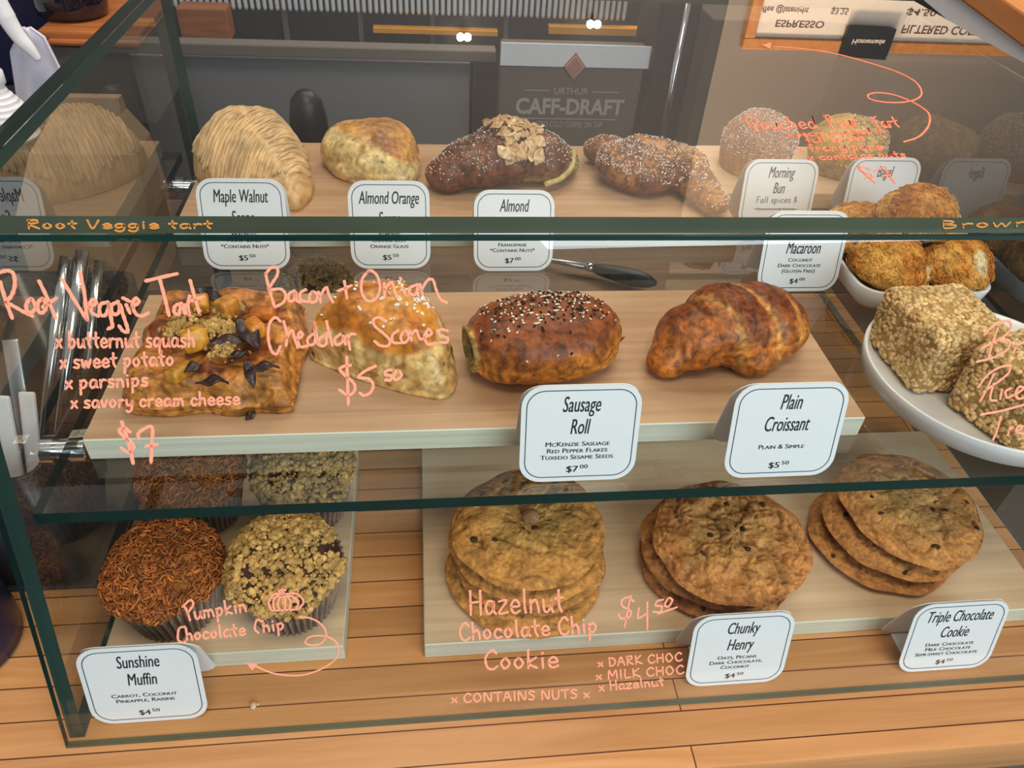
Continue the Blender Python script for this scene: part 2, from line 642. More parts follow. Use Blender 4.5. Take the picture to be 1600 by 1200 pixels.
def poly_r(P, smooth=5):
    """radius by angle of a closed outline given as points around the origin"""
    P = np.asarray(P, float)
    P = np.vstack([P, P[:1]])
    C = catmull(P, 12)[:-1]
    a = np.arctan2(C[:, 1], C[:, 0])
    r = np.hypot(C[:, 0], C[:, 1])
    o = np.argsort(a)
    a, r = a[o], r[o]
    aa = np.concatenate([a - 2 * math.pi, a, a + 2 * math.pi])
    rr = np.concatenate([r, r, r])
    return lambda t: np.interp((np.asarray(t) + math.pi) % (2 * math.pi) - math.pi, aa, rr)


def outline(px, z):
    """outline drawn on the plane z: returns centre (world) and radius function"""
    W = np.array([atz(x, y, z)[:2] for x, y in px])
    c = (W.max(0) + W.min(0)) / 2
    return np.array([c[0], c[1], z]), poly_r(W - c)


def ell(c, r, yaw=0.0, tilt=0.0):
    return (np.array(c, float), np.array(r, float), yaw, tilt)


def _sdf(P, prims, k):
    D = []
    for c, r, yaw, tilt in prims:
        q = P - c
        ca, sa = math.cos(yaw), math.sin(yaw)
        x = q[:, 0] * ca + q[:, 1] * sa
        y = -q[:, 0] * sa + q[:, 1] * ca
        z = q[:, 2]
        ct, st = math.cos(tilt), math.sin(tilt)
        x, z = x * ct + z * st, -x * st + z * ct
        q = np.stack([x, y, z], 1)
        k0 = np.linalg.norm(q / r, axis=1)
        k1 = np.linalg.norm(q / (r * r), axis=1) + 1e-9
        D.append(k0 * (k0 - 1) / k1)
    D = np.array(D)
    m = D.min(0)
    return m - np.log(np.exp(-k * (D - m)).sum(0)) / k, D


def star(center, prims, nt=140, nv=70, k=400, rmax=0.12):
    """closed body: smooth union of ellipsoids seen from a centre point. returns V, F, D (distance to each ellipsoid)"""
    th = np.linspace(0, 2 * math.pi, nt, endpoint=False)
    ph = np.linspace(0, math.pi, nv + 2)[1:-1]
    dirs = [np.array([[0, 0, 1.0]])]
    for p in ph:
        dirs.append(np.stack([np.sin(p) * np.cos(th), np.sin(p) * np.sin(th), np.full(nt, math.cos(p))], 1))
    dirs.append(np.array([[0, 0, -1.0]]))
    Dr = np.concatenate(dirs)
    R = np.full(len(Dr), 0.002)
    c = np.array(center, float)
    found = np.zeros(len(Dr), bool)
    for r in np.linspace(rmax, 0.002, 90):
        d, _ = _sdf(c + Dr * r, prims, k)
        hit = (d < 0) & ~found
        R[hit] = r
        found |= hit
    step = rmax / 90
    lo, hi = R.copy(), R + step
    for _ in range(8):
        mid = (lo + hi) / 2
        d, _ = _sdf(c + Dr * mid[:, None], prims, k)
        lo = np.where(d < 0, mid, lo)
        hi = np.where(d < 0, hi, mid)
    V = c + Dr * lo[:, None]
    d, D = _sdf(V, prims, k)
    F = [(0, 1 + j, 1 + (j + 1) % nt) for j in range(nt)]
    for i in range(nv - 1):
        for j in range(nt):
            kk = (j + 1) % nt
            F.append((1 + i * nt + j, 1 + (i + 1) * nt + j, 1 + (i + 1) * nt + kk, 1 + i * nt + kk))
    last = len(V) - 1
    F += [(last, 1 + (nv - 1) * nt + (j + 1) % nt, 1 + (nv - 1) * nt + j) for j in range(nt)]
    return V, F, D


def ico(sub=1):
    bm = bmesh.new()
    bmesh.ops.create_icosphere(bm, subdivisions=sub, radius=1)
    return from_bm(bm)


ICO1, ICO2 = ico(1), ico(2)


def rand_rot(rng, n):
    q = rng.normal(size=(n, 4))
    q /= np.linalg.norm(q, axis=1)[:, None]
    w, x, y, z = q.T
    return np.stack([np.stack([1 - 2 * (y * y + z * z), 2 * (x * y - z * w), 2 * (x * z + y * w)], -1),
                     np.stack([2 * (x * y + z * w), 1 - 2 * (x * x + z * z), 2 * (y * z - x * w)], -1),
                     np.stack([2 * (x * z - y * w), 2 * (y * z + x * w), 1 - 2 * (x * x + y * y)], -1)], 1)


def frame_rot(N, rng):
    """rotations whose third axis is N, spun at random"""
    n = len(N)
    t = rng.normal(size=(n, 3))
    a = np.cross(N, t)
    a /= np.linalg.norm(a, axis=1)[:, None]
    b = np.cross(N, a)
    return np.stack([a, b, N], -1)


def scatter(tmpl, P, R, S, C, jitter=0.0, rng=None):
    """copies of a small shape merged into one mesh. S: (n,3) sizes, C: (n,3) colours"""
    TV, TF = tmpl
    n, m = len(P), len(TV)
    L = TV[None] * S[:, None, :]
    if jitter:
        L = L * (1 + jitter * (rng.random((n, m, 1)) - 0.5))
    V = np.einsum('nij,nmj->nmi', R, L) + P[:, None, :]
    F = [tuple(i + k * m for i in f) for k in range(n) for f in TF]
    return V.reshape(-1, 3), F, np.repeat(C, m, axis=0)


def varea(V, F):
    A = np.zeros(len(V))
    for f in (np.array([(f[0], f[i], f[i + 1]) for f in F for i in range(1, len(f) - 1)]),):
        a = np.linalg.norm(np.cross(V[f[:, 1]] - V[f[:, 0]], V[f[:, 2]] - V[f[:, 0]]), axis=1)
        for k in range(3):
            np.add.at(A, f[:, k], a)
    return A


def pick(V, N, w, n, rng, F=None):
    w = np.clip(w, 0, None) * (varea(V, F) if F is not None else 1)
    i = rng.choice(len(V), n, p=w / w.sum())
    return V[i], N[i], i


def strands(P, N, rng, length, rad, C, curl=0.5, lift=0.25, seg=4):
    geos = []
    for p, n, c in zip(P, N, C):
        t = np.cross(n, rng.normal(size=3))
        t /= np.linalg.norm(t)
        b = np.cross(n, t)
        l = length * (0.6 + 0.8 * rng.random())
        k = curl * (rng.random() - 0.5) * 2
        s = np.linspace(-0.5, 0.5, seg)
        arc = lift * l * (1 - (2 * s) ** 2) * (0.3 + rng.random())
        Q = p + np.outer(s * l, t) + np.outer(k * l * s * s * 2, b) + np.outer(arc + rad * 0.4, n)
        V, F = tube(Q, rad * np.array([0.6] + [1.0] * (seg - 2) + [0.5]), 4)
        geos.append((V, F, c))
    return join(*geos)


def shades(rng, n, a, b, jit=0.12):
    t = rng.random((n, 1))
    c = np.asarray(a) * (1 - t) + np.asarray(b) * t
    return np.clip(c * (1 + jit * (rng.random((n, 1)) - 0.5) * 2), 0, 1)


# ---------------------------------------------------------------- text
def text_geo(body, size=1.0, smallcaps=False, shear=0.0, offset=0.0, spacing=1.0):
    cu = bpy.data.curves.new('t', 'FONT')
    cu.body = body
    cu.size = size
    cu.shear = shear
    cu.offset = offset
    cu.space_character = spacing
    cu.resolution_u = 3
    cu.small_caps_scale = 0.78
    o = bpy.data.objects.new('t', cu)
    COL.objects.link(o)
    if smallcaps:
        for f in cu.body_format:
            f.use_small_caps = True
    bpy.context.view_layer.update()
    me = bpy.data.meshes.new_from_object(o.evaluated_get(bpy.context.evaluated_depsgraph_get()))
    V = np.array([v.co[:] for v in me.vertices], float).reshape(-1, 3)
    F = [tuple(p.vertices) for p in me.polygons]
    bpy.data.objects.remove(o)
    bpy.data.curves.remove(cu)
    bpy.data.meshes.remove(me)
    return V, F


def fit_text(body, cx, cy, height, width=None, xs=1.0, **kw):
    """text in the XY plane, centred at cx, with its baseline at cy - height / 2; height is that of a capital"""
    V, F = text_geo(body, 1.0, **kw)
    if not len(V):
        return V, F
    sy = height / 0.73
    x0, x1 = V[:, 0].min(), V[:, 0].max()
    sx = width / (x1 - x0) if width else sy * xs
    V = V - np.array([(x0 + x1) / 2, 0, 0])
    V = V * np.array([sx, sy, 1.0]) + np.array([cx, cy - height / 2, 0])
    return V, F


def rrect(w, h, r, cx=0.0, cy=0.0, n=7):
    P = []
    for qx, qy, a0 in ((1, 1, 0), (-1, 1, 90), (-1, -1, 180), (1, -1, 270)):
        for k in range(n):
            a = math.radians(a0 + 90 * k / (n - 1))
            P.append((cx + qx * (w / 2 - r) + r * math.cos(a), cy + qy * (h / 2 - r) + r * math.sin(a)))
    return P

# ---------------------------------------------------------------- handwriting
GLYPH = {  # strokes on a cap height of 1, x-height 0.55; first number is the advance
    'a': (.52, [[(.42, .5), (.2, .55), (.05, .3), (.15, .02), (.36, .15), (.44, .52), (.42, .15), (.52, .02)]]),
    'b': (.5, [[(.06, 1), (.06, .5), (.06, .03)], [(.06, .35), (.25, .55), (.42, .35), (.3, .03), (.06, .06)]]),
    'c': (.46, [[(.42, .45), (.22, .55), (.05, .28), (.18, .02), (.44, .1)]]),
    'd': (.54, [[(.4, .45), (.2, .55), (.05, .28), (.18, .02), (.42, .2), (.45, 1)], [(.45, 1), (.46, .4), (.54, .02)]]),
    'e': (.48, [[(.06, .28), (.42, .31), (.36, .5), (.22, .56), (.06, .36), (.1, .1), (.26, .02), (.47, .12)]]),
    'f': (.4, [[(.4, .92), (.26, 1), (.18, .8), (.18, .02)], [(.02, .52), (.36, .56)]]),
    'g': (.52, [[(.42, .48), (.2, .55), (.05, .32), (.18, .08), (.42, .3), (.44, .5), (.44, -.15), (.26, -.36), (.06, -.22)]]),
    'h': (.5, [[(.06, 1), (.07, .5), (.06, .02)], [(.07, .35), (.26, .55), (.38, .38), (.42, .02)]]),
    'i': (.24, [[(.1, .52), (.12, .02)], [(.1, .76), (.13, .8)]]),
    'k': (.5, [[(.07, 1), (.07, .02)], [(.42, .56), (.08, .26), (.44, .02)]]),
    'l': (.24, [[(.1, 1), (.11, .3), (.16, .02)]]),
    'm': (.74, [[(.06, .54), (.07, .02)], [(.07, .38), (.22, .55), (.33, .35), (.34, .03)], [(.34, .36), (.5, .55), (.62, .35), (.66, .02)]]),
    'n': (.5, [[(.06, .54), (.07, .02)], [(.07, .36), (.26, .55), (.38, .36), (.44, .02)]]),
    'o': (.5, [[(.24, .55), (.05, .3), (.22, .02), (.42, .28), (.24, .55)]]),
    'p': (.5, [[(.06, .54), (.07, .1), (.06, -.4)], [(.07, .4), (.28, .56), (.42, .32), (.26, .04), (.07, .1)]]),
    'q': (.52, [[(.42, .48), (.2, .55), (.05, .3), (.18, .04), (.42, .26), (.43, .5), (.43, -.4), (.55, -.25)]]),
    'r': (.4, [[(.06, .54), (.08, .02)], [(.08, .34), (.22, .54), (.4, .5)]]),
    's': (.42, [[(.38, .52), (.14, .54), (.1, .36), (.34, .22), (.28, .02), (.04, .06)]]),
    't': (.4, [[(.18, .92), (.18, .3), (.3, .02)], [(.02, .56), (.38, .6)]]),
    'u': (.52, [[(.06, .54), (.1, .1), (.26, .03), (.42, .3), (.43, .54), (.44, .15), (.52, .02)]]),
    'v': (.46, [[(.04, .54), (.2, .03), (.42, .56)]]),
    'w': (.68, [[(.04, .54), (.14, .03), (.32, .45), (.44, .03), (.62, .56)]]),
    'x': (.44, [[(.05, .52), (.4, .04)], [(.4, .54), (.04, .02)]]),
    'y': (.5, [[(.06, .54), (.12, .16), (.38, .2), (.43, .54), (.4, -.15), (.2, -.38), (.06, -.26)]]),
    'z': (.48, [[(.06, .52), (.42, .54), (.05, .04), (.46, .06)]]),
    'A': (.62, [[(.04, 0), (.3, 1), (.58, 0)], [(.14, .38), (.5, .4)]]),
    'B': (.6, [[(.08, 1), (.09, 0)], [(.08, 1), (.42, .85), (.34, .6), (.1, .52), (.5, .35), (.42, .06), (.09, 0)]]),
    'C': (.62, [[(.56, .82), (.36, 1), (.08, .6), (.16, .1), (.4, 0), (.6, .16)]]),
    'D': (.62, [[(.1, 1), (.1, 0)], [(.04, .98), (.42, .88), (.56, .45), (.36, .06), (.06, 0)]]),
    'F': (.52, [[(.1, 1), (.1, 0)], [(.1, .98), (.5, 1)], [(.1, .54), (.4, .56)]]),
    'H': (.64, [[(.08, 1), (.08, 0)], [(.54, 1), (.54, 0)], [(.08, .5), (.54, .54)]]),
    'I': (.26, [[(.12, 1), (.13, 0)]]),
    'K': (.6, [[(.1, 1), (.1, 0)], [(.52, 1), (.12, .45), (.58, .02)]]),
    'L': (.5, [[(.1, 1), (.1, .04), (.48, .04)]]),
    'M': (.76, [[(.06, 0), (.12, 1), (.36, .35), (.62, 1), (.7, 0)]]),
    'N': (.66, [[(.07, 0), (.1, 1), (.52, .03), (.58, 1)]]),
    'O': (.66, [[(.3, 1), (.05, .5), (.28, 0), (.58, .45), (.3, 1)]]),
    'P': (.56, [[(.1, 1), (.1, 0)], [(.04, .94), (.4, 1), (.48, .72), (.12, .45)]]),
    'R': (.6, [[(.1, 1), (.1, 0)], [(.04, .96), (.42, 1), (.46, .7), (.12, .48), (.56, 0)]]),
    'S': (.52, [[(.46, .88), (.2, 1), (.1, .72), (.42, .4), (.34, .03), (.05, .1)]]),
    'T': (.58, [[(.02, .96), (.56, 1)], [(.29, .98), (.3, 0)]]),
    'U': (.6, [[(.07, 1), (.1, .2), (.3, 0), (.5, .2), (.53, 1)]]),
    'V': (.6, [[(.04, 1), (.28, 0), (.56, 1)]]),
    '$': (.56, [[(.46, .84), (.2, .92), (.1, .7), (.42, .4), (.34, .1), (.05, .16)], [(.28, 1.1), (.26, -.1)]]),
    '7': (.5, [[(.04, .94), (.46, .98), (.2, 0)], [(.14, .48), (.44, .5)]]),
    '&': (.5, [[(.4, .1), (.1, .8), (.3, .9), (.3, .6), (.06, .2), (.2, 0), (.46, .4)]]),
}


def hand_line(text, p0, p1, cap, slant=0.0):
    """strokes (in picture coordinates) of a hand-written line from p0 to p1"""
    p0, p1 = np.array(p0, float), np.array(p1, float)
    adv = [GLYPH[c][0] + 0.09 if c in GLYPH else 0.34 for c in text]
    L = p1 - p0
    ln = np.linalg.norm(L)
    ux = L / ln
    uy = np.array([ux[1], -ux[0]])
    k = ln / sum(adv)
    x, out = 0.0, []
    for c, a in zip(text, adv):
        if c in GLYPH:
            for st in GLYPH[c][1]:
                S = np.array(st, float)
                out.append(p0 + np.outer((x + S[:, 0]) * k + slant * S[:, 1] * cap, ux) + np.outer(S[:, 1] * cap, uy))
        x += a
    return out


def traced(off, s, strokes):
    return [np.array(st, float) * s + np.array(off, float) for st in strokes]


def ink_geo(strokes, width_px, to_plane, normal, fills=()):
    """flat pen strokes lying on a pane; stroke width given as it looks in the picture"""
    geos = []
    nrm = np.asarray(normal, float)
    for st in strokes:
        Q = catmull(st, 6)
        W = np.array([to_plane(x, y) for x, y in Q])
        keep = [0]
        for i in range(1, len(W)):
            if np.linalg.norm(W[i] - W[keep[-1]]) > 0.00025:
                keep.append(i)
        W = W[keep]
        if len(W) < 2:
            continue
        dist = np.linalg.norm(W.mean(0) - CAM)
        r = 0.5 * width_px * dist / F_PX
        T = np.gradient(W, axis=0)
        T /= np.linalg.norm(T, axis=1)[:, None] + 1e-12
        Sd = np.cross(T, nrm)
        Sd /= np.linalg.norm(Sd, axis=1)[:, None] + 1e-12
        W = np.vstack([W[0] - T[0] * r * 0.8, W, W[-1] + T[-1] * r * 0.8])
        Sd = np.vstack([Sd[0], Sd, Sd[-1]])
        w = np.full(len(W), r)
        w[0] = w[-1] = r * 0.45
        w = w * (1 + 0.12 * np.sin(np.arange(len(W)) * 1.7))
        n = len(W)
        up, dn = nrm * 0.0004, nrm * 0.00005
        V = np.concatenate([W - Sd * w[:, None] + dn, W - Sd * w[:, None] * .7 + up, W + Sd * w[:, None] * .7 + up, W + Sd * w[:, None] + dn])
        F = []
        for i in range(n - 1):
            for k in range(4):
                a, b = k * n, ((k + 1) % 4) * n
                F.append((a + i, b + i, b + i + 1, a + i + 1))
        F += [(0, n, 2 * n, 3 * n), (n - 1, 4 * n - 1, 3 * n - 1, 2 * n - 1)]
        geos.append((V, F))
    for poly in fills:
        W = np.array([to_plane(x, y) for x, y in poly])
        n = len(W)
        V = np.concatenate([W + nrm * 0.00005, W + nrm * 0.0004])
        F = [tuple(range(n)), tuple(range(2 * n - 1, n - 1, -1))] + [(i, (i + 1) % n, n + (i + 1) % n, n + i) for i in range(n)]
        geos.append((V, F))
    V, F, _ = join(*geos)
    return V, F


# ---------------------------------------------------------------- setting: worktop, floor, back wall
def structure(name, geo, mat, **kw):
    return tag(obj(name, geo, mat, **kw), kind='structure')


structure('floor', box(-2.5, 4.5, -3.0, 2.4, -1.0, -0.95), 'floor', smooth=False)
structure('wall_front', box(-2.5, 4.5, -3.1, -3.0, -0.95, 2.6), 'brown_panel', smooth=False)
structure('wall_back', box(-2.5, 4.5, 2.3, 2.4, -0.95, 2.6), 'wall', smooth=False)
structure('trim_1', box(float(mirrored(1112, 120, 2.3)[0]), 4.5, 2.297, 2.2999, -0.95, 2.6), 'wall_tan', smooth=False)

ct = thing('worktop', 'orange wooden plank worktop under the glass pastry case', 'countertop', (0, 0, 0))
obj('plank_top', box(-1.2, 0.80, -0.047, 0.545, -0.045, 0.0, 0.003), 'counter', ct, 30)
obj('shaded_planks', box(-1.2, 0.80, 0.5455, 0.80, -0.045, 0.0, 0.001), 'shade_wood', ct, 30)  # far strip of the worktop, coloured dark for the shade of shelf and boards
obj('base_cabinet', box(-1.15, 0.78, -0.025, 0.78, -0.95, -0.045), 'brown_panel', ct, False)

# ---------------------------------------------------------------- the glass display case
case = thing('display_case', 'glass pastry display case with sloping front and one inner shelf', 'display case', (0, 0, 0))
TG = 0.010


def slab(poly_front, thick, axis, mats, edge_ix):
    """a glass sheet: poly (3D points, planar), thick along axis; big faces take mats[0], edges the listed ones"""
    A = np.array(poly_front, float)
    Bk = A + np.asarray(axis, float) * thick
    n = len(A)
    V = np.concatenate([A, Bk])
    F = [tuple(range(n)), tuple(range(2 * n - 1, n - 1, -1))]
    mi = [0, len(mats)]
    mats = list(mats) + ['inner_face']
    for i in range(n):
        F.append((i, n + i, n + (i + 1) % n, (i + 1) % n))
        mi.append(edge_ix[i])
    return (V, F, None, mi), mats


ztop = ZT - TG - 0.001
ys_top = YT * ztop / ZT
inn = -NF                                            # into the case
g_, m_ = slab([(0, 0, 0.0005), (XR, 0, 0.0005), (XR, ys_top, ztop), (0, ys_top, ztop)], 0.0066, inn,
              ['glass', 'edge', 'edge_side', 'edge_foot'], [3, 1, 1, 1])
# foot of the front pane is cut level with the worktop
V_ = g_[0]
for i in (4, 5):
    V_[i] = (V_[i][0], 0.0046, 0.0005)
for i in (6, 7):
    V_[i] = (V_[i][0], ys_top + 0.0069, ztop)          # top edge cut level
front = obj('front_pane', (V_, g_[1], None, g_[3]), m_, case, False)
ytp = ys_top + 0.0064
g_, m_ = slab([(0, ytp, ZT), (XR, ytp, ZT), (XR, YB, ZT), (0, YB, ZT)], TG, (0, 0, -1),
              ['glass', 'edge_pale', 'edge_side'], [1, 2, 1, 2])
top = obj('top_pane', g_, m_, case, False)
for nm, x0 in (('side_pane', 0.0), ('side_pane', XR - TG)):
    yb_off = 0.0071
    P = [(x0, yb_off, 0.0005), (x0, YB, 0.0005), (x0, YB, ZT - TG - 0.0006), (x0, ys_top + yb_off, ZT - TG - 0.0006)]
    g_, m_ = slab(P, TG, (1, 0, 0), ['side_glass', 'edge_side'], [1, 1, 1, 1])
    obj(nm, g_, m_, case, False)
SY0 = 0.0642
g_, m_ = slab([(TG + .003, SY0, G), (XR - TG - .003, SY0, G), (XR - TG - .003, 0.578, G), (TG + .003, 0.578, G)], 0.0095, (0, 0, -1),
              ['shelf_glass', 'edge'], [1, 1, 1, 1])
shelf = obj('inner_shelf', g_, m_, case, False)
for yy in (0.134, 0.525):
    for sx, xo in ((1, 0.0), (-1, XR)):
        V, F = lathe([(0.0085, -0.009), (0.0105, -0.008), (0.0105, 0.0), (0.0075, 0.0), (0.0075, 0.010), (0.009, 0.010), (0.009, 0.020), (0.008, 0.021)], 28)
        V = np.stack([xo + sx * (V[:, 2] - 0.0), V[:, 0] + yy, V[:, 1] + G - 0.0155], 1)
        V[:, 0] = np.where(True, V[:, 0], V[:, 0])
        obj('shelf_bolt', (V, F), 'chrome', case, 40)

# hand-written notes on the panes
CA, CB, CC, CD, CE = ((0, 400), .2), ((80, 510), .2), ((400, 400), .2), ((260, 900), .2), ((700, 900), .2375)
fr_note = lambda strokes, w, label, fills=(): tag(obj('pen_note', ink_geo(strokes, w, atfront, NF, fills), 'ink', front, False), label)

fr_note(traced(*CA, [
    [(-10, 130), (60, 115), (105, 140), (115, 230), (90, 310), (45, 360)], [(0, 200), (45, 350), (95, 485)], [(45, 360), (120, 400), (190, 440), (255, 470)],
    [(245, 335), (205, 380), (215, 435), (250, 440), (278, 400), (245, 335)], [(335, 335), (295, 370), (300, 430), (330, 445), (360, 400), (335, 335)],
    [(305, 195), (370, 330), (435, 485)], [(335, 400), (440, 330)],
    [(485, 180), (560, 310), (680, 500)], [(680, 500), (660, 300), (625, 130)],
    [(700, 400), (750, 370), (735, 340), (705, 365), (715, 440), (770, 470)],
    [(845, 360), (785, 380), (780, 450), (820, 465), (850, 400), (845, 360), (870, 500), (878, 550), (845, 570)],
    [(925, 355), (870, 390), (885, 455), (930, 440), (935, 370), (965, 470), (995, 560), (995, 595), (960, 585), (930, 545)],
    [(985, 380), (1015, 445)], [(960, 328), (1015, 355)],
    [(1035, 400), (1085, 360), (1060, 330), (1035, 380), (1060, 450), (1110, 470), (1160, 445)],
    [(1140, 195), (1385, 138)], [(1250, 190), (1285, 320), (1320, 465)],
    [(1420, 370), (1370, 390), (1360, 440), (1395, 455), (1420, 380), (1445, 450)], [(1445, 380), (1478, 468), (1468, 390), (1482, 310)],
    [(1485, 190), (1520, 320), (1555, 440)], [(1500, 350), (1590, 318)]]), 5.2, 'coral pen writing Root Veggie Tart')
st = hand_line('x butternut squash', (87, 544), (307, 542), 26) + hand_line('x sweet potato', (94, 576), (274, 571), 24) \
    + hand_line('x parsnips', (102, 608), (234, 603), 23) + hand_line('x savory cream cheese', (111, 638), (377, 632), 21)
fr_note(st, 3.6, 'coral pen list of tart fillings in four lines')
fr_note(traced(*CB, [[(615, 825), (570, 795), (530, 815), (565, 860), (620, 900), (645, 950), (600, 985), (545, 950)], [(550, 745), (600, 900), (640, 1070)],
                     [(685, 880), (685, 830), (785, 785), (785, 920), (780, 1060)], [(740, 938), (830, 925)]]), 5.2, 'coral pen price of seven dollars')
fr_note(traced(*CC, [
    [(75, 140), (100, 250), (145, 400)], [(75, 140), (120, 90), (165, 95), (165, 150), (125, 215), (100, 265), (190, 258), (230, 300), (215, 360), (150, 400)],
    [(300, 270), (255, 300), (258, 350), (295, 345), (308, 275), (315, 345), (345, 362)], [(390, 262), (345, 290), (350, 345), (405, 358)],
    [(440, 280), (415, 320), (430, 362), (470, 350), (478, 300), (440, 280)], [(488, 280), (505, 360)], [(498, 315), (548, 245), (568, 300), (600, 360)],
    [(650, 270), (745, 230)], [(690, 195), (710, 330)],
    [(880, 115), (830, 180), (825, 280), (870, 350), (935, 335), (968, 250), (945, 155), (900, 115), (870, 125)],
    [(1000, 210), (1005, 325)], [(1005, 260), (1060, 205), (1085, 290), (1110, 320)], [(1140, 245), (1165, 300)], [(1125, 172), (1135, 185)],
    [(1262, 222), (1200, 250), (1200, 292), (1245, 300), (1265, 235)], [(1280, 220), (1300, 300)], [(1292, 265), (1340, 190), (1382, 188), (1405, 260), (1440, 340), (1490, 365)],
    [(190, 510), (150, 480), (105, 530), (95, 640), (120, 740), (160, 765), (190, 705)],
    [(215, 510), (240, 610), (235, 700)], [(240, 640), (280, 580), (300, 640), (325, 715)],
    [(325, 655), (362, 620), (345, 592), (325, 640), (345, 708), (410, 700)],
    [(445, 610), (402, 650), (415, 695), (460, 670), (458, 520)], [(455, 520), (470, 600), (482, 690)],
    [(540, 620), (492, 650), (500, 700), (545, 690), (550, 600)], [(550, 510), (570, 600), (597, 700)],
    [(660, 610), (615, 650), (630, 695), (675, 670), (682, 618), (698, 690)], [(710, 620), (735, 730)], [(715, 650), (740, 612), (775, 612)],
    [(1010, 510), (960, 480), (915, 500), (930, 550), (1000, 610), (1045, 660), (1030, 702), (970, 700), (925, 665)],
    [(1110, 580), (1065, 620), (1070, 675), (1130, 680)], [(1160, 590), (1130, 630), (1150, 680), (1190, 650), (1185, 600), (1160, 590)],
    [(1200, 590), (1215, 660)], [(1210, 620), (1250, 580), (1275, 640), (1300, 650)], [(1310, 640), (1370, 610), (1350, 575), (1315, 620), (1340, 690), (1400, 680)],
    [(1495, 585), (1440, 575), (1435, 620), (1495, 640), (1490, 675), (1440, 675)]]), 4.6, 'coral pen writing Bacon + Onion Cheddar Scones')
fr_note(traced(*CC, [[(740, 855), (690, 860), (655, 885), (690, 930), (760, 990), (770, 1050), (720, 1090), (650, 1045)], [(708, 790), (715, 1000), (720, 1160)],
                     [(935, 860), (850, 900), (800, 950), (880, 960), (915, 1010), (890, 1070), (840, 1090), (810, 1070)],
                     [(1060, 890), (1015, 900), (1010, 930), (1055, 935), (1050, 970), (1010, 970)], [(1110, 895), (1075, 930), (1090, 970), (1135, 935), (1110, 895)]]),
        5.0, 'coral pen price of five dollars fifty under the scone')
arcs = [[(900, 150), (845, 140), (800, 205), (820, 272)], [(905, 150), (850, 165), (835, 225), (848, 270)], [(910, 150), (880, 180), (870, 230), (890, 268)],
        [(915, 148), (930, 190), (925, 265)], [(920, 145), (960, 175), (970, 225), (955, 264)], [(925, 143), (1000, 170), (1030, 215), (1005, 262)],
        [(930, 140), (1020, 140), (1072, 200), (1030, 260)], [(820, 272), (900, 268), (1030, 260)], [(895, 150), (880, 118), (905, 108), (930, 112)], [(905, 115), (920, 140)]]
st = hand_line('umpkin', (304, 968), (388, 955), 22) + hand_line('hocolate', (291, 1001), (386, 992), 20) + hand_line('hip', (411, 988), (447, 983), 19) \
    + traced(*CD, [[(185, 345), (160, 270), (135, 235), (125, 240)], [(130, 235), (185, 188), (210, 220), (165, 295)],
                   [(145, 395), (100, 410), (90, 490), (125, 520), (165, 500)], [(760, 370), (710, 340), (690, 410), (720, 445)]] + arcs)
fr_note(st, 3.3, 'coral pen writing Pumpkin Chocolate Chip with a small pumpkin')
fr_note(traced(*CD, [[(1035, 322), (1110, 325), (1190, 360), (1240, 420), (1245, 480), (1200, 530), (1130, 540), (1085, 520), (1110, 480), (1180, 465), (1260, 475),
                      (1320, 510), (1345, 570), (1320, 650), (1220, 720), (1080, 770), (940, 775), (820, 755), (700, 705)]]), 2.8,
        'coral pen arrow with a loop', fills=traced(*CD, [[(625, 675), (715, 685), (670, 735)]]))
st = hand_line('Hazelnut', (733, 961), (884, 956), 38) + hand_line('Chocolate Chip', (717, 1001), (936, 988), 27) + hand_line('Cookie', (756, 1046), (876, 1043), 30)
fr_note(st, 4.0, 'coral pen writing Hazelnut Chocolate Chip Cookie')
fr_note(traced(*CE, [[(1220, 165), (1180, 140), (1140, 165), (1150, 200), (1200, 230), (1190, 270), (1140, 280), (1118, 250)], [(1200, 128), (1160, 335)],
                     [(1255, 210), (1250, 275), (1310, 245)], [(1310, 170), (1310, 350)],
                     [(1415, 155), (1375, 165), (1365, 195), (1405, 200), (1395, 235), (1350, 235)], [(1450, 145), (1425, 190), (1450, 200), (1475, 160), (1450, 145)],
                     [(1380, 248), (1505, 205)]]), 3.4, 'coral pen price of four dollars fifty')
st = hand_line('x DARK CHOC', (934, 1042), (1068, 1032), 13) + hand_line('x MILK CHOC', (931, 1062), (1071, 1052), 13) \
    + hand_line('x Hazelnut', (936, 1080), (1039, 1071), 15) + hand_line('x CONTAINS NUTS x', (705, 1098), (923, 1090), 14)
fr_note(st, 2.7, 'coral pen small print about nuts and chocolate')
CG = ((1500, 480), 100 / 545)
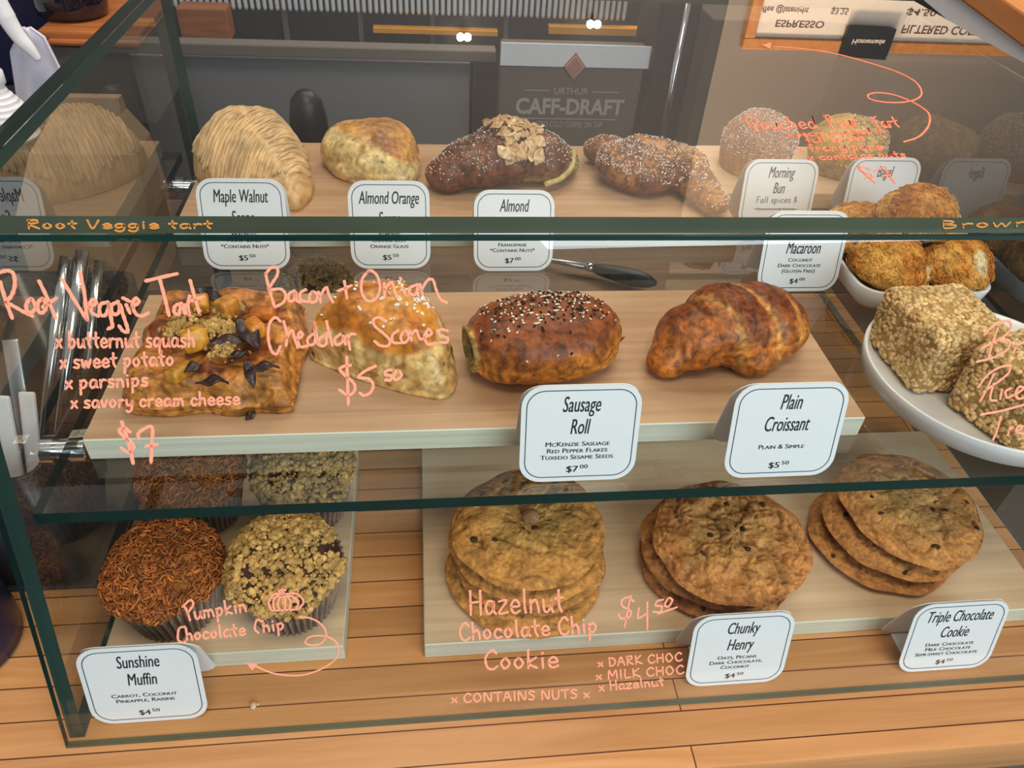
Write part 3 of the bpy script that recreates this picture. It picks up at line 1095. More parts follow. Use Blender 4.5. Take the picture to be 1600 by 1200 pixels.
fr_note(traced(*CG, [[(205, 235), (280, 160), (390, 115), (435, 140), (420, 200), (340, 270), (180, 350)], [(320, 180), (270, 320), (240, 440)],
                     [(310, 285), (400, 280), (425, 310), (390, 370), (280, 430), (140, 465)], [(455, 390), (480, 300)], [(470, 330), (545, 295)],
                     [(580, 300), (560, 350), (600, 375), (640, 330), (580, 300)], [(660, 290), (690, 370), (730, 300), (760, 370), (800, 290)], [(830, 290), (840, 370)], [(835, 330), (880, 290), (910, 365)],
                     [(155, 680), (230, 580), (330, 515), (420, 500), (410, 560), (330, 630), (200, 720)], [(285, 570), (230, 690), (170, 800)],
                     [(285, 650), (260, 740), (260, 790), (310, 795)], [(355, 700), (340, 780)], [(430, 690), (385, 720), (400, 770), (450, 750)],
                     [(480, 740), (540, 690), (500, 680), (470, 740), (500, 780), (560, 760)],
                     [(175, 915), (360, 880), (600, 815)], [(345, 930), (320, 1030), (280, 1130)], [(405, 1090), (425, 1020)], [(415, 1050), (450, 1020)],
                     [(480, 1060), (525, 1030), (500, 1010), (475, 1060), (540, 1080)], [(620, 1000), (580, 1040), (620, 1060), (640, 990), (650, 1060)], [(700, 900), (690, 1060)], [(660, 970), (740, 950)]]),
        3.4, 'coral pen writing Brown Rice Treat')

tp = lambda x, y: atz(x, y, ZT)
tp_note = lambda strokes, w, label, fills=(): tag(obj('pen_note', ink_geo(strokes, w, tp, (0, 0, 1), fills), 'ink_top', top, False), label)
st = traced((1140, 160), .2125, [[(110, 115), (140, 165), (215, 222)], [(110, 118), (170, 108), (200, 150), (170, 190)]]) \
    + hand_line('oached', (1190, 203), (1280, 201), 19, -.35) + hand_line('Pear', (1300, 202), (1347, 199), 22, -.6) + hand_line('Tart', (1368, 201), (1408, 199), 18, -.5)
tp_note(st, 3.0, 'coral pen writing Poached Pear Tart')
st = hand_line('x pears poached in', (1231, 215), (1384, 208), 9, -.5) + hand_line('full spices', (1261, 224), (1354, 219), 9, -.5) \
    + hand_line('x frangipane', (1247, 238), (1382, 234), 11, -.5) + hand_line('x contains nuts', (1264, 251), (1418, 246), 10, -.5)
tp_note(st, 2.3, 'coral pen small print about pears and nuts')
tp_note(traced((1140, 160), .2125, [[(1030, 500), (990, 480), (945, 480), (975, 515), (1030, 530), (1050, 555), (1000, 560)], [(945, 470), (1000, 535), (1070, 595)],
                                    [(1065, 510), (1140, 475), (1165, 530), (1215, 595)], [(1120, 545), (1180, 530)]]), 2.8, 'coral pen price of seven dollars on the top pane')
tp_note([np.array([(1412, 222), (1435, 214), (1450, 198), (1452, 180), (1440, 168), (1420, 157), (1395, 148), (1370, 145), (1356, 149), (1362, 156), (1385, 160),
                   (1410, 160), (1432, 155), (1440, 145), (1430, 128), (1400, 112), (1350, 96), (1300, 83), (1250, 76), (1210, 73)], float)], 2.6,
        'coral pen arrow curling across the top pane', fills=[[(1190, 71), (1205, 67), (1203, 77)]])
ed = lambda x, y: aty(x, y, ytp)  # reflection of the pane writing, painted onto the top sheet's front edge
tag(obj('pen_note', ink_geo(hand_line('Root Veggie tart', (42, 357), (335, 357), 13), 3.0, ed, (0, -1, 0)), 'ink_reflection', top, False), 'orange reflection of pen writing painted along the edge of the top pane')
tag(obj('pen_note', ink_geo(hand_line('Brown', (1470, 357), (1612, 353), 12), 2.4, ed, (0, -1, 0)), 'ink_reflection', top, False), 'orange reflection of pen writing painted on the right of the edge')

# ---------------------------------------------------------------- serving boards
def board(name, label, x0, x1, y0, y1, z0, top='board', h=BT, edge='board_edge_lit', extra=None):
    t = thing(name, label, 'serving board', ((x0 + x1) / 2, (y0 + y1) / 2, z0))
    w, d = (x1 - x0) / 2, (y1 - y0) / 2
    V, F = box(-w, w, -d, d, 0, h, 0.0008, 1)
    N = normals(V, F)
    mi = []
    for f in F:
        p = V[list(f)]
        n = np.cross(p[1] - p[0], p[2] - p[0])
        n /= np.linalg.norm(n)
        mi.append(1 if abs(n[1]) > 0.7 or abs(n[0]) > .7 else 0)
    obj('plank', (V, F, None, mi), [top, edge], t, False)
    return t


EPS = 0.0004
board('serving_board', 'tan wooden board in the middle of the inner shelf, closest to the front pane', 0.0335, 0.5645, 0.108, 0.272, G + EPS)
board('serving_board', 'tan wooden board at the back of the inner shelf behind three scone signs', 0.0285, 0.562, 0.374, 0.566, G + EPS)
board('serving_board', 'small pale board at the back right holding the sugared morning bun', 0.571, 0.745, 0.452, 0.572, G + EPS, 'board_grey', edge='board_grey')
board('serving_board', 'pale square wooden board under the muffins on the worktop', 0.012, 0.186, 0.054, 0.262, EPS, 'board_grey', 0.0185)
board('serving_board', 'long pale wooden board under the three cookie stacks', 0.2465, 0.768, 0.051, 0.262, EPS, 'board_grey', 0.0185)
BB = EPS + 0.0185

# ---------------------------------------------------------------- folded price cards
def price_card(name_lines, small, price, label, base, w=0.078, h=0.070, tilt=15, depth=0.034, rz=0.0, cents='50', hand=None):
    t = thing('price_card', label, 'price sign', base, rz, 'folded white price signs in the case')
    ta = math.radians(tilt)
    ey = np.array([0, math.sin(ta), math.cos(ta)])
    nn = np.array([0, -math.cos(ta), math.sin(ta)])
    up = lambda V, off: np.outer(V[:, 0], (1, 0, 0)) + np.outer(V[:, 1], ey) + np.outer(np.full(len(V), off), nn) + np.array([0, 0, 0.0006])

    def flat(poly, off0, off1, mp):
        n = len(poly)
        P = np.array([(x, y) for x, y in poly])
        V = np.concatenate([mp(P, off0), mp(P, off1)])
        F = [tuple(range(n)), tuple(range(2 * n - 1, n - 1, -1))] + [(i, (i + 1) % n, n + (i + 1) % n, n + i) for i in range(n)]
        return V, F
    parts, mi = [], []

    def add(g, m):
        parts.append(g)
        mi.extend([m] * len(g[1]))
    add(flat(rrect(w, h, 0.0145, 0, h / 2), 0.0, 0.0006, up), 0)
    o, i = rrect(w - .0062, h - .0062, 0.0118, 0, h / 2), rrect(w - .0076, h - .0076, 0.0112, 0, h / 2)
    n = len(o)
    add((up(np.array(o + i), 0.00068), [(k, (k + 1) % n, n + (k + 1) % n, n + k) for k in range(n)]), 1)

    def txt(body, u, v, height, **kw):
        V, F = fit_text(body, u, v, height, **kw)
        if len(V):
            add((up(V, 0.0007), F), 2)
    def bold(body, u, v, height, d, **kw):
        for q in (-d, d):
            txt(body, u + q, v, height, **kw)
    ys = [.82, .59] if len(name_lines) > 1 else [.56 if small else .8]
    for s, y in zip(name_lines, ys):
        bold(s, 0, y * h, 0.0116, .00016, xs=0.50, shear=0.2)
    y0 = .375 if len(small) > 1 else .34
    for k, s in enumerate(small):
        bold(s, -.001, (y0 - .070 * k + (.03 if len(small) > 2 else 0)) * h, 0.0035, .00014, xs=1.15, smallcaps=True)
    if price:
        bold('$' + price, -.0035, .135 * h, 0.0048, .00022, xs=1.2)
        bold(cents, .0042, .157 * h, 0.0030, .00012, xs=1.35)
    if hand:
        for st in hand_line(hand, (-.022, -.36 * h), (.022, -.37 * h), .0065):
            Q = np.array(catmull(st, 4)) * np.array([1, -1])
            add(tube(up(Q, 0.0008), 0.00035, 5), 2)
        txt('Cinnamon & Sugar', 0, .27 * h, .003, xs=1.2, smallcaps=True)
        add(flat([(-.023, .268 * h), (.023, .268 * h), (.023, .277 * h), (-.023, .277 * h)], 0.0007, 0.0009, up), 2)
    V, F, _ = join(*parts)
    face = obj('card_front', (V, F, None, mi), ['card', 'card_line', 'card_ink'], t, False)
    # back leaf, folded over at the top, and the narrow foot that joins it to the front
    apex = ey * (h - 0.0008) + np.array([0, 0.0012, 0.0006])
    back = np.array([0, depth, 0.0012])
    dv = back - apex
    hb = np.linalg.norm(dv)
    dv /= hb
    nb = np.cross((1, 0, 0), dv)
    bp = lambda P, off: apex + np.outer(P[:, 0], (1, 0, 0)) + np.outer(P[:, 1], dv) + np.outer(np.full(len(P), off), nb)
    prof = [(-w / 2 + .012, 0), (w / 2 - .012, 0)] + [(x, y) for x, y in rrect(w, hb, .0145, 0, hb / 2) if y > 0.012][:]
    rr = rrect(w, hb, 0.0145, 0, hb / 2)
    obj('card_back', flat(rr, 0.0, 0.0006, bp), 'card_back', t, False)
    wf = w * 0.33
    obj('card_foot', box(-wf, wf, 0.001, depth - 0.001, 0.0, 0.0006), 'card_back', t, False)
    return t


sg = G + EPS
price_card(['Maple Walnut', 'Scone'], ['Walnuts', 'Maple Glaze', '*Contains Nuts*'], '5', 'white folded sign reading Maple Walnut Scone on the inner shelf', (0.0985, 0.336, sg), .0735, .0785, 18, .037)
price_card(['Almond Orange', 'Scone'], ['Almond', 'Orange Zest', 'Orange Glaze'], '5', 'white folded sign reading Almond Orange Scone on the inner shelf', (0.2235, 0.336, sg), .0705, .0775, 18, .037)
price_card(['Almond', 'Croissant'], ['Almonds', 'Frangipane', '*Contains Nuts*'], '7', 'white folded sign reading Almond in front of the dark croissant', (0.3335, 0.331, sg), .072, .0725, 18, .038, cents='00')
price_card(['Morning', 'Bun'], [], '', 'white folded sign reading Morning Bun with a handwritten line', (0.6115, 0.412, sg), .077, .068, 14, .036, hand='Fall spices &')
price_card(['Bagel'], [], '', 'white folded sign reading Bagel behind the macaroons', (0.7245, 0.417, sg), .076, .069, 14, .033)
price_card(['Macaroon'], ['Coconut', 'Dark Chocolate', '(Gluten Free)'], '4', 'white folded sign reading Macaroon beside the macaroon dish', (0.590, 0.294, sg), .0765, .0735, 15, .036, cents='00')
price_card(['Sausage', 'Roll'], ['McKenzie Sasuage', 'Red Pepper Flakes', 'Tuxedo Sesame Seeds'], '7', 'white folded sign reading Sausage Roll at the shelf edge', (0.3505, 0.0745, sg), .0775, .0705, 15, .031, cents='00')
price_card(['Plain', 'Croissant'], ['Plain & Simple'], '5', 'white folded sign reading Plain Croissant at the shelf edge', (0.4885, 0.0715, sg), .0775, .0705, 15, .033)
price_card(['Sunshine', 'Muffin'], ['Carrot, Coconut', 'Pineapple, Raisins'], '4', 'white folded sign reading Sunshine Muffin in the front left corner of the worktop', (0.0535, 0.0155, .0002), .079, .0705, 15, .035)
price_card(['Chunky', 'Henry'], ['Oats, Pecans', 'Dark Chocolate,', 'Coconut'], '4', 'white folded sign reading Chunky Henry below the middle cookie stack', (0.4825, 0.0135, .0002), .078, .0705, 15, .034)
price_card(['Triple Chocolate', 'Cookie'], ['Dark Chocolate', 'Milk Chocolate', 'Semi-sweet Chocolate'], '4', 'white folded sign reading Triple Chocolate Cookie at the front right', (0.6555, 0.0135, .0002), .078, .0695, 15, .034)


# ---------------------------------------------------------------- cookies
def cookie(seed, R=0.061, H=0.0145, chunky=0.0, chips=7, pale=(.46, .27, .085), brown=(.40, .18, .055), rim=(.31, .13, .04)):
    rng = np.random.default_rng(seed)
    a = rng.random(6) * 6.28
    rf = lambda t: R * (1 + .022 * np.sin(2 * t + a[0]) + .016 * np.sin(3 * t + a[1]) + .012 * np.sin(7 * t + a[2]) + .008 * np.sin(11 * t + a[3]))
    hf = lambda s, t: H * (0.50 + 0.5 * (1 - s ** 5)) * (1 - .10 * np.exp(-(s / .45) ** 2))
    V, F, s, th = dome(rf, hf, 200, 56, skirt=6, flare=0.10)
    N = normals(V, F)
    r1 = ridge(V, 62, seed, 2)
    r2 = ridge(V + 0.01 * fbm(V, 80, seed + 3)[:, None], 150, seed + 5, 2)
    lump = fbm(V, 75, seed + 9, 2)
    w = sstep(1.6 - s, 0, .6) * (1 - .55 * sstep(s, .86, 1.0))
    d = .0042 * (lump - .5) * (1 + .8 * chunky) - .0020 * sstep(r1, .82, .98) - (.0011 + .0013 * chunky) * sstep(r2, .74, .96)
    V = V + N * (d * w)[:, None] * np.array([.5, .5, 1])
    V[:, 2] = np.clip(V[:, 2], 0, None)
    c = lerp(pale, brown, sstep(s, .25, .85) * .8 + .5 * (fbm(V, 55, seed + 40) - .5))
    c = c * (1 - sstep(s, .93, 1.1)[:, None]) + np.asarray(rim) * sstep(s, .93, 1.1)[:, None]
    crack = np.maximum(sstep(r1, .84, .97), sstep(r2, .78, .96) * .7) * w
    c = c * (1 - .46 * crack[:, None])
    geo = (V, F, c)
    # chocolate and nut pieces pressed into the top
    if chips:
        up = (N[:, 2] > .75) & (s < .92) & (s > .05)
        i = rng.choice(np.where(up)[0], chips)
        P = V[i] + N[i] * .0002
        Sz = np.stack([rng.uniform(.0016, .0042, chips), rng.uniform(.0014, .003, chips), rng.uniform(.0006, .0012, chips)], 1)
        ch = scatter(ICO2, P, frame_rot(N[i], rng), Sz, shades(rng, chips, (.035, .018, .012), (.10, .055, .03)), .25, rng)
        geo = join(geo, ch)
    return geo


def stack(base, specs, labels, group, **kw):
    """specs: (dx, dy, seed, radius, tilt about x, tilt about y)"""
    z = base[2]
    for (dx, dy, dz, seed, R, tx, ty), lab in zip(specs, labels):
        o = obj('cookie', cookie(seed, R, **kw), 'cookie', None, True, (base[0] + dx, base[1] + dy, base[2] + dz))
        o.rotation_euler = (tx, ty, seed * 1.3)
        tag(o, lab, 'cookie', group)


PAL = dict(pale=(.68, .38, .105), brown=(.66, .30, .075), rim=(.52, .20, .05))
stack((0.331, 0.116, BB), [(-.003, -.006, 0, 11, .0630, 0, 0), (.002, -.001, .0155, 12, .0605, .0, .02), (-.002, -.001, .0310, 13, .0605, .0, .0), (.000, .0015, .0465, 14, .0605, .0, 0)],
      ['lowest cookie of the hazelnut stack, flat on the pale board', 'second cookie up in the hazelnut stack beside the muffins', 'third cookie up in the hazelnut stack, just under the top one',
       'top cookie of the hazelnut stack, with a pale nut lump in its centre'], 'hazelnut chocolate chip cookies in the left stack', chips=6, **PAL)
PAL2 = dict(pale=(.62, .32, .10), brown=(.60, .25, .075), rim=(.48, .18, .05))
stack((0.496, 0.107, BB), [(-.003, .006, 0, 21, .0640, 0, 0), (-.006, .005, .0155, 22, .0625, .0, 0), (.001, -.001, .0320, 23, .0630, .03, .02)],
      ['lowest cookie of the chunky oat stack in the middle of the board', 'middle cookie of the chunky oat stack, poking out on the left', 'rough top cookie of the chunky oat stack behind the Chunky Henry sign'],
      'chunky oat cookies in the middle stack', chunky=1.5, chips=9, **PAL2)
PAL3 = dict(pale=(.66, .36, .12), brown=(.64, .27, .08), rim=(.44, .16, .045))
stack((0.652, 0.127, BB), [(-.003, 0.0, 0, 31, .0615, 0, 0), (.004, .002, .0152, 32, .0610, 0, 0.0), (.0155, .006, .0315, 33, .0610, .02, .03)],
      ['dark lowest cookie of the leaning right stack', 'middle cookie of the leaning right stack', 'top cookie of the leaning right stack, slid towards the side pane'], 'triple chocolate cookies in the right stack', chips=8, **PAL3)
fc = obj('fallen_crumb', scatter(ICO2, np.array([[0, 0, .0016], [.003, .001, .001], [.001, -.002, .0008]]), np.tile(np.eye(3), (3, 1, 1)), np.array([[.0022, .003, .0016], [.001, .001, .001], [.0008, .001, .0008]]), np.array([.75, .62, .42]) * np.ones((3, 1)), .4, np.random.default_rng(2)), 'bits', None, True, atz(396, 1104, 0.0))
tag(fc, 'pale crumb fallen on the worktop right of the Sunshine Muffin sign', 'crumb')
# a lump of hazelnut on the top cookie
nut = obj('hazelnut', scatter(ICO2, np.array([[0, 0, .004]]), np.eye(3)[None], np.array([[.0075, .0068, .0055]]), np.array([[.42, .22, .10]])), 'cookie', None)
nut.location = (0.332, 0.121, BB + .0575)
tag(nut, 'whole hazelnut baked into the top of the left cookie stack', 'nut')


# ---------------------------------------------------------------- muffins
def muffin(name, label, cat, group, loc, kind, seed, rz=0.0):
    rng = np.random.default_rng(seed)
    t = thing(name, label, cat, loc, rz, group)
    nf, n = 44, 352
    a = np.linspace(0, 2 * math.pi, n, endpoint=False)
    V, F, c = [], [], []
    rows = [(0.0305, 0.0), (0.0312, .001), (0.0345, .018), (0.0385, .036), (0.0412, .050)]
    for q, (r, z) in enumerate(rows):
        amp = .0011 + .0011 * q / 4
        fl = amp * np.abs(((a * nf / (2 * math.pi)) % 1) * 2 - 1) * 2 - amp
        zz = z + (.0022 * np.abs(((a * nf / (2 * math.pi)) % 1) * 2 - 1) if q == 4 else 0)
        V.append(np.stack([(r + fl) * np.cos(a), (r + fl) * np.sin(a), np.full(n, z) if np.isscalar(zz) else zz], 1))
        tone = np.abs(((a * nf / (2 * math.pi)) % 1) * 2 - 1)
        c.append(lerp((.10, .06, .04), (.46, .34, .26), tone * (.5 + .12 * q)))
    for i in range(len(rows) - 1):
        for j in range(n):
            k = (j + 1) % n
            F.append((i * n + j, i * n + k, (i + 1) * n + k, (i + 1) * n + j))
    F.append(tuple(range(n - 1, -1, -1)))
    obj('paper_liner', (np.concatenate(V), F, np.concatenate(c)), 'liner', t)
    ph = rng.random(4) * 6.28
    rf = lambda th: .0416 * (1 + .02 * np.sin(2 * th + ph[0]) + .015 * np.sin(5 * th + ph[1]))
    hf = lambda s, th: .002 + .028 * (1 - s ** 2.6) ** .62
    V, F, s, th = dome(rf, hf, 120, 36, skirt=3, flare=.12)
    N = normals(V, F)
    V = V + N * (.005 * (fbm(V, 55, seed) - .5))[:, None]
    V[:, 2] += .0445
    base = (.34, .12, .025) if kind == 'carrot' else (.085, .04, .03)
    c = lerp(np.array(base) * .8, np.array(base) * 1.2, fbm(V, 90, seed + 1))
    obj('cake', (V, F, c), 'crumb', t)
    N = normals(V, F)
    if kind == 'carrot':
        P, Nn, i = pick(V, N, (s < 1.05), 1500, rng, F)
        hz = (P[:, 2] - .05) / .03
        C = shades(rng, 1500, (.34, .075, .012), (.68, .23, .04), .35)
        C *= (0.55 + .6 * fbm(P, 70, seed + 7))[:, None]
        o = obj('coconut_shreds', strands(P, Nn, rng, 0.0072, .00078, np.clip(C, 0, 1), curl=.7, lift=.30), 'shred', t)
        tag(o, 'toasted orange-brown shreds', kind='stuff')
    else:
        n = 2100
        w = (s < 1.08) * sstep(fbm(V, 38, seed + 2), .24, .40)
        P, Nn, i = pick(V, N, w, n, rng, F)
        big = rng.random(n) ** 3
        Sz = (.0011 + .0023 * big)[:, None] * rng.uniform(.75, 1.2, (n, 3))
        C = shades(rng, n, (.52, .31, .10), (.78, .49, .16), .25)
        o = obj('crumb_topping', scatter(ICO1, P + Nn * (.0008 + .0012 * big)[:, None], rand_rot(rng, n), Sz, C, .5, rng), 'bits', t, False)
        tag(o, 'pale golden streusel crumbs', kind='stuff')
    return t


mg = 'muffins on the square board'
m1 = muffin('muffin', 'carrot muffin with brown shreds beside the left pane, front row', 'muffin', mg, (0.0572, 0.0975, BB), 'carrot', 51)
m2 = muffin('muffin', 'golden crumb muffin in the front row behind the pumpkin drawing', 'muffin', mg, (0.1448, 0.0965, BB), 'crumb', 52, .4)
dup(m1, (0.0565, 0.191, BB), 2.2, 'carrot muffin in the back row, seen through the glass shelf', mg)
dup(m2, (0.1470, 0.190, BB), 3.4, 'crumb muffin in the back row, seen through the glass shelf', mg)
dup(m2, (0.128, 0.495, EPS), 1.2, 'crumb muffin far back on the worktop below the Almond Orange sign', mg)


# ---------------------------------------------------------------- root vegetable tart
def at_on(px, py, z, origin):
    return atz(px, py, z) - np.array(origin, float)


BZ = B + EPS + .0002
o_ = np.array([0.1085, 0.186, BZ])
tart = thing('vegetable_tart', 'square puff pastry tart topped with roasted vegetables and crumbs', 'pastry', o_)
rng = np.random.default_rng(3)
sq = lambda t: 1 / (np.abs(np.cos(t)) ** 5.5 + np.abs(np.sin(t)) ** 5.5) ** (1 / 5.5)


def tart_r(t):
    r = .0570 * sq(t) * np.where(np.abs(np.cos(t)) > .7, 1.0, 1.06)
    r = r * (1 + .03 * np.sin(5 * t + 1) + .02 * np.sin(9 * t))
    d = np.angle(np.exp(1j * (t + .78)))
    r = r * (1 + .10 * np.exp(-(d / .16) ** 2)) * (1 - .06 * np.exp(-((d + .33) / .12) ** 2))
    return r


def tart_h(s, t):
    h = .017 + .006 * (1 - s ** 4)
    fold = np.exp(-((s - .80) / .17) ** 2) * .0055
    flap = np.exp(-(np.sin(2 * t) ** 2) / .10) * np.exp(-((s - .55) / .22) ** 2) * .0075
    return (h + fold + flap) * (1 - sstep(s, .84, 1.0) * .55)


V, F, s, th = dome(tart_r, tart_h, 220, 60, skirt=5, flare=.03)
N = normals(V, F)
lay = fbm(V * np.array([1, 1, 3.0]), 60, 4, 3)
V = V + N * ((.007 * (fbm(V, 42, 6, 2) - .5) + .0018 * (ridge(V, 120, 2) - .5)) * sstep(2.6 - s, 0, 1))[:, None]
V[:, 2] = np.clip(V[:, 2], 0, None)
c = lerp((.22, .045, .012), (.58, .23, .045), sstep(fbm(V, 45, 8, 3) + .25 * (s > .8), .35, .72))
c = c * (1 - .25 * sstep(ridge(V, 90, 12), .75, .95)[:, None])
obj('pastry_base', (V, F, c), 'flaky', tart)
zt_ = BZ + .028
cubes = [((308, 540), (.0135, .0105, .012), .5, (.78, .36, .03)), ((314, 478), (.010, .010, .009), .2, (.72, .30, .03)), ((282, 585), (.016, .008, .007), 1.1, (.62, .28, .03)),
         ((402, 517), (.009, .013, .009), .6, (.70, .25, .025)), ((414, 492), (.014, .008, .007), .1, (.60, .17, .02)), ((357, 490), (.011, .010, .012), .9, (.66, .27, .04))]
for (px, py), sz, rz, colr in cubes:
    p = at_on(px, py, zt_ + .002, o_)
    g = rotz(box(-sz[0] / 2, sz[0] / 2, -sz[1] / 2, sz[1] / 2, 0, sz[2], .0018, 2), rz)
    g = (g[0], g[1], np.tile(np.array(colr), (len(g[0]), 1)))
    q = obj('squash_piece', (g[0] * 1.25, g[1], g[2]), 'crust', tart, True, p - np.array([0, 0, .003]))
    q.rotation_euler = (rng.uniform(-.3, .3), rng.uniform(-.3, .3), 0)
petal = lambda L, W, T: [(x, y * W, T * (1 - (2 * abs(x / L)) ** 2)) for x in np.linspace(-L / 2, L / 2, 9) for y in (-1, -.5, 0, .5, 1)]


def leaf_geo(L, W, bend, rngl, thick=.0012):
    xs = np.linspace(-.5, .5, 11)
    V, F = [], []
    for k, sgn in ((0, 0), (1, 1)):
        for x in xs:
            w = W * (1 - (2 * abs(x)) ** 2.2) + .0006
            for y in (-1, -.4, .4, 1):
                V.append((x * L, y * w / 2, bend * (1 - (2 * x) ** 2) + .0015 * math.sin(9 * x + y) + sgn * thick + .002 * y * y * .4))
    n = 44
    for i in range(10):
        for j in range(3):
            a = i * 4 + j
            F.append((a, a + 1, a + 5, a + 4))
            F.append((n + a, n + a + 4, n + a + 5, n + a + 1))
    for i in range(10):
        for j in (0, 3):
            a, b = i * 4 + j, (i + 1) * 4 + j
            F.append((a, b, n + b, n + a) if j == 0 else (b, a, n + a, n + b))
    for i in (0, 10):
        for j in range(3):
            a, b = i * 4 + j, i * 4 + j + 1
            F.append((b, a, n + a, n + b) if i == 0 else (a, b, n + b, n + a))
    return np.array(V), F


for (px, py), L, W, rz, ry in [((388, 522), .030, .013, -1.0, .3), ((355, 538), .026, .010, .35, .1), ((392, 585), .022, .007, -1.3, .2), ((332, 601), .020, .008, .1, 0),
                               ((328, 462), .024, .009, -.5, .2), ((373, 560), .018, .006, .9, .3), ((412, 578), .020, .006, .2, 0), ((302, 578), .014, .006, .9, .1)]:
    g = leaf_geo(L, W, .002, rng)
    q = obj('root_chip', (g[0], g[1], np.tile(np.array((.035, .014, .016)) * rng.uniform(.7, 1.5), (len(g[0]), 1))), 'crust', tart, True, at_on(px, py, zt_ + .004, o_))
    q.rotation_euler = (rng.uniform(-.4, .4), ry, rz)
Pc = []
for (px, py), n, sp in [((336, 516), 260, .0125), ((279, 516), 110, .009), ((352, 552), 90, .010), ((355, 485), 90, .008), ((300, 500), 60, .013)]:
    c0 = at_on(px, py, zt_ + .003, o_)
    q = rng.normal(size=(n, 3)) * np.array([sp, sp * .75, .0012]) * .62
    q[:, 2] = np.abs(q[:, 2]) + .004 * np.exp(-(q[:, 0] ** 2 + q[:, 1] ** 2) / (sp * .8) ** 2)
    Pc.append(c0 + q)
Pc = np.concatenate(Pc)
n = len(Pc)
o = obj('crumble', scatter(ICO1, Pc, rand_rot(rng, n), (.0010 + .0016 * rng.random((n, 1)) ** 2) * rng.uniform(.7, 1.2, (n, 3)), shades(rng, n, (.38, .22, .06), (.62, .42, .15), .25), .5, rng), 'bits', tart, False)
tag(o, 'golden breadcrumb topping', kind='stuff')
fl = leaf_geo(.0095, .0045, .001, rng)
fo = obj('crisp_flake', (fl[0], fl[1], (.05, .018, .012)), 'crust', None, True, atz(392, 652, B + EPS + .0003))
fo.rotation_euler = (0, 0, 1.0)
tag(fo, 'tiny dark crisp flake fallen on the board below the tart', 'crumb')

# ---------------------------------------------------------------- bacon scone
c0, rf = outline([(488, 556), (522, 578), (562, 594), (640, 616), (694, 622), (712, 596), (705, 560), (686, 520), (648, 503), (590, 500), (530, 520)], BZ)
sc = thing('bacon_scone', 'triangular golden scone with salt flakes and a pale crumbly side', 'scone', c0)
rng = np.random.default_rng(5)


def sc_h(s, t):
    d = np.cos(t - 2.1)
    return .004 + (.049 + .010 * d * s) * (1 - s ** 3.0) ** .55


V, F, s, th = dome(rf, sc_h, 200, 60, skirt=3, flare=-.02)
N = normals(V, F)
V = V + N * ((.008 * (fbm(V, 34, 3, 2) - .5) + .0028 * (fbm(V, 130, 9, 2) - .5)) * sstep(2.4 - s, 0, 1))[:, None]
V[:, 2] = np.clip(V[:, 2], 0, None)
N = normals(V, F)
side = sstep(V[:, 2] + .010 * (fbm(V, 60, 14) - .5) + .004 * np.sin(th * 3), .034, .029)
cr = lerp((.62, .34, .10), (.82, .56, .22), sstep(fbm(V, 120, 21, 3), .35, .65))
cr = np.where((vnoise(V, 190, 33) > .80)[:, None], np.array([.46, .20, .06]), cr)
cr = np.where((vnoise(V, 140, 35) > .88)[:, None], np.array([.10, .05, .03]), cr)
tp_ = lerp((.50, .155, .015), (.74, .30, .035), sstep(fbm(V, 45, 5, 3), .3, .7))
obj('scone_body', (V, F, tp_ * (1 - side[:, None]) + cr * side[:, None]), 'crust', sc)
sel = (N[:, 2] > .6) & (s < .9)
w = sel * np.exp(-((V[:, 0] - .022) ** 2 + (V[:, 1] - .006) ** 2) / .010 ** 2) + .06 * sel
P, Nn, i = pick(V, N, w, 90, rng, F)
o = obj('salt_flakes', scatter(ICO1, P + Nn * .0005, rand_rot(rng, 90), rng.uniform(.0006, .0017, (90, 3)), shades(rng, 90, (.85, .78, .76), (.95, .9, .9)), .5, rng), 'sugar', sc, False)
tag(o, 'white salt flakes', kind='stuff')

# ---------------------------------------------------------------- sausage roll
roll = thing('sausage_roll', 'glossy puff pastry roll sprinkled with black and white sesame seeds', 'pastry', (0.3385, 0.1765, BZ), .20)
rng = np.random.default_rng(7)
nx, na = 90, 96
xs = np.linspace(-1, 1, nx)
an = np.linspace(0, 2 * math.pi, na, endpoint=False)
Lh = .0565
V, F, c = [], [], []
for x in xs:
    k = (1 - abs(x) ** 3.0) ** .50 if abs(x) < 1 else 0.0
    k = max(k, .42 if x < 0 else .25)
    ry, rz_ = .0375 * (.12 + .88 * k), .0260 * (.22 + .78 * k)
    yy = np.sign(np.cos(an)) * np.abs(np.cos(an)) ** .86 * ry
    zz = np.sign(np.sin(an)) * np.abs(np.sin(an)) ** .84 * rz_ + .0235
    V.append(np.stack([np.full(na, x * Lh), yy, zz], 1))
for i in range(nx - 1):
    for j in range(na):
        k = (j + 1) % na
        F.append((i * na + j, i * na + k, (i + 1) * na + k, (i + 1) * na + j))
# hollow left end: two more rings turned inward, then a cap
V = np.concatenate(V)
ring0 = V[:na].copy()
ctr = ring0.mean(0)
extra = []
for sc_, dx in ((.86, -.0008), (.72, .003), (.62, .012)):
    q = ctr + (ring0 - ctr) * sc_
    q[:, 0] += dx
    extra.append(q)
n0 = len(V)
V = np.concatenate([V] + extra)
prev = list(range(na))
for e in range(3):
    cur = [n0 + e * na + j for j in range(na)]
    for j in range(na):
        k = (j + 1) % na
        F.append((prev[k], prev[j], cur[j], cur[k]))
    prev = cur
F.append(tuple(prev[::-1]))
F.append(tuple((nx - 1) * na + j for j in range(na)))
N = normals(V, F)
body = np.arange(len(V)) < n0
V = V + N * ((.004 * (fbm(V, 40, 4, 2) - .5) + .0016 * (ridge(V, 110, 7, 2) - .5)) * body)[:, None]
V[:, 2] = np.clip(V[:, 2], 0, None)
hz = V[:, 2] / .046
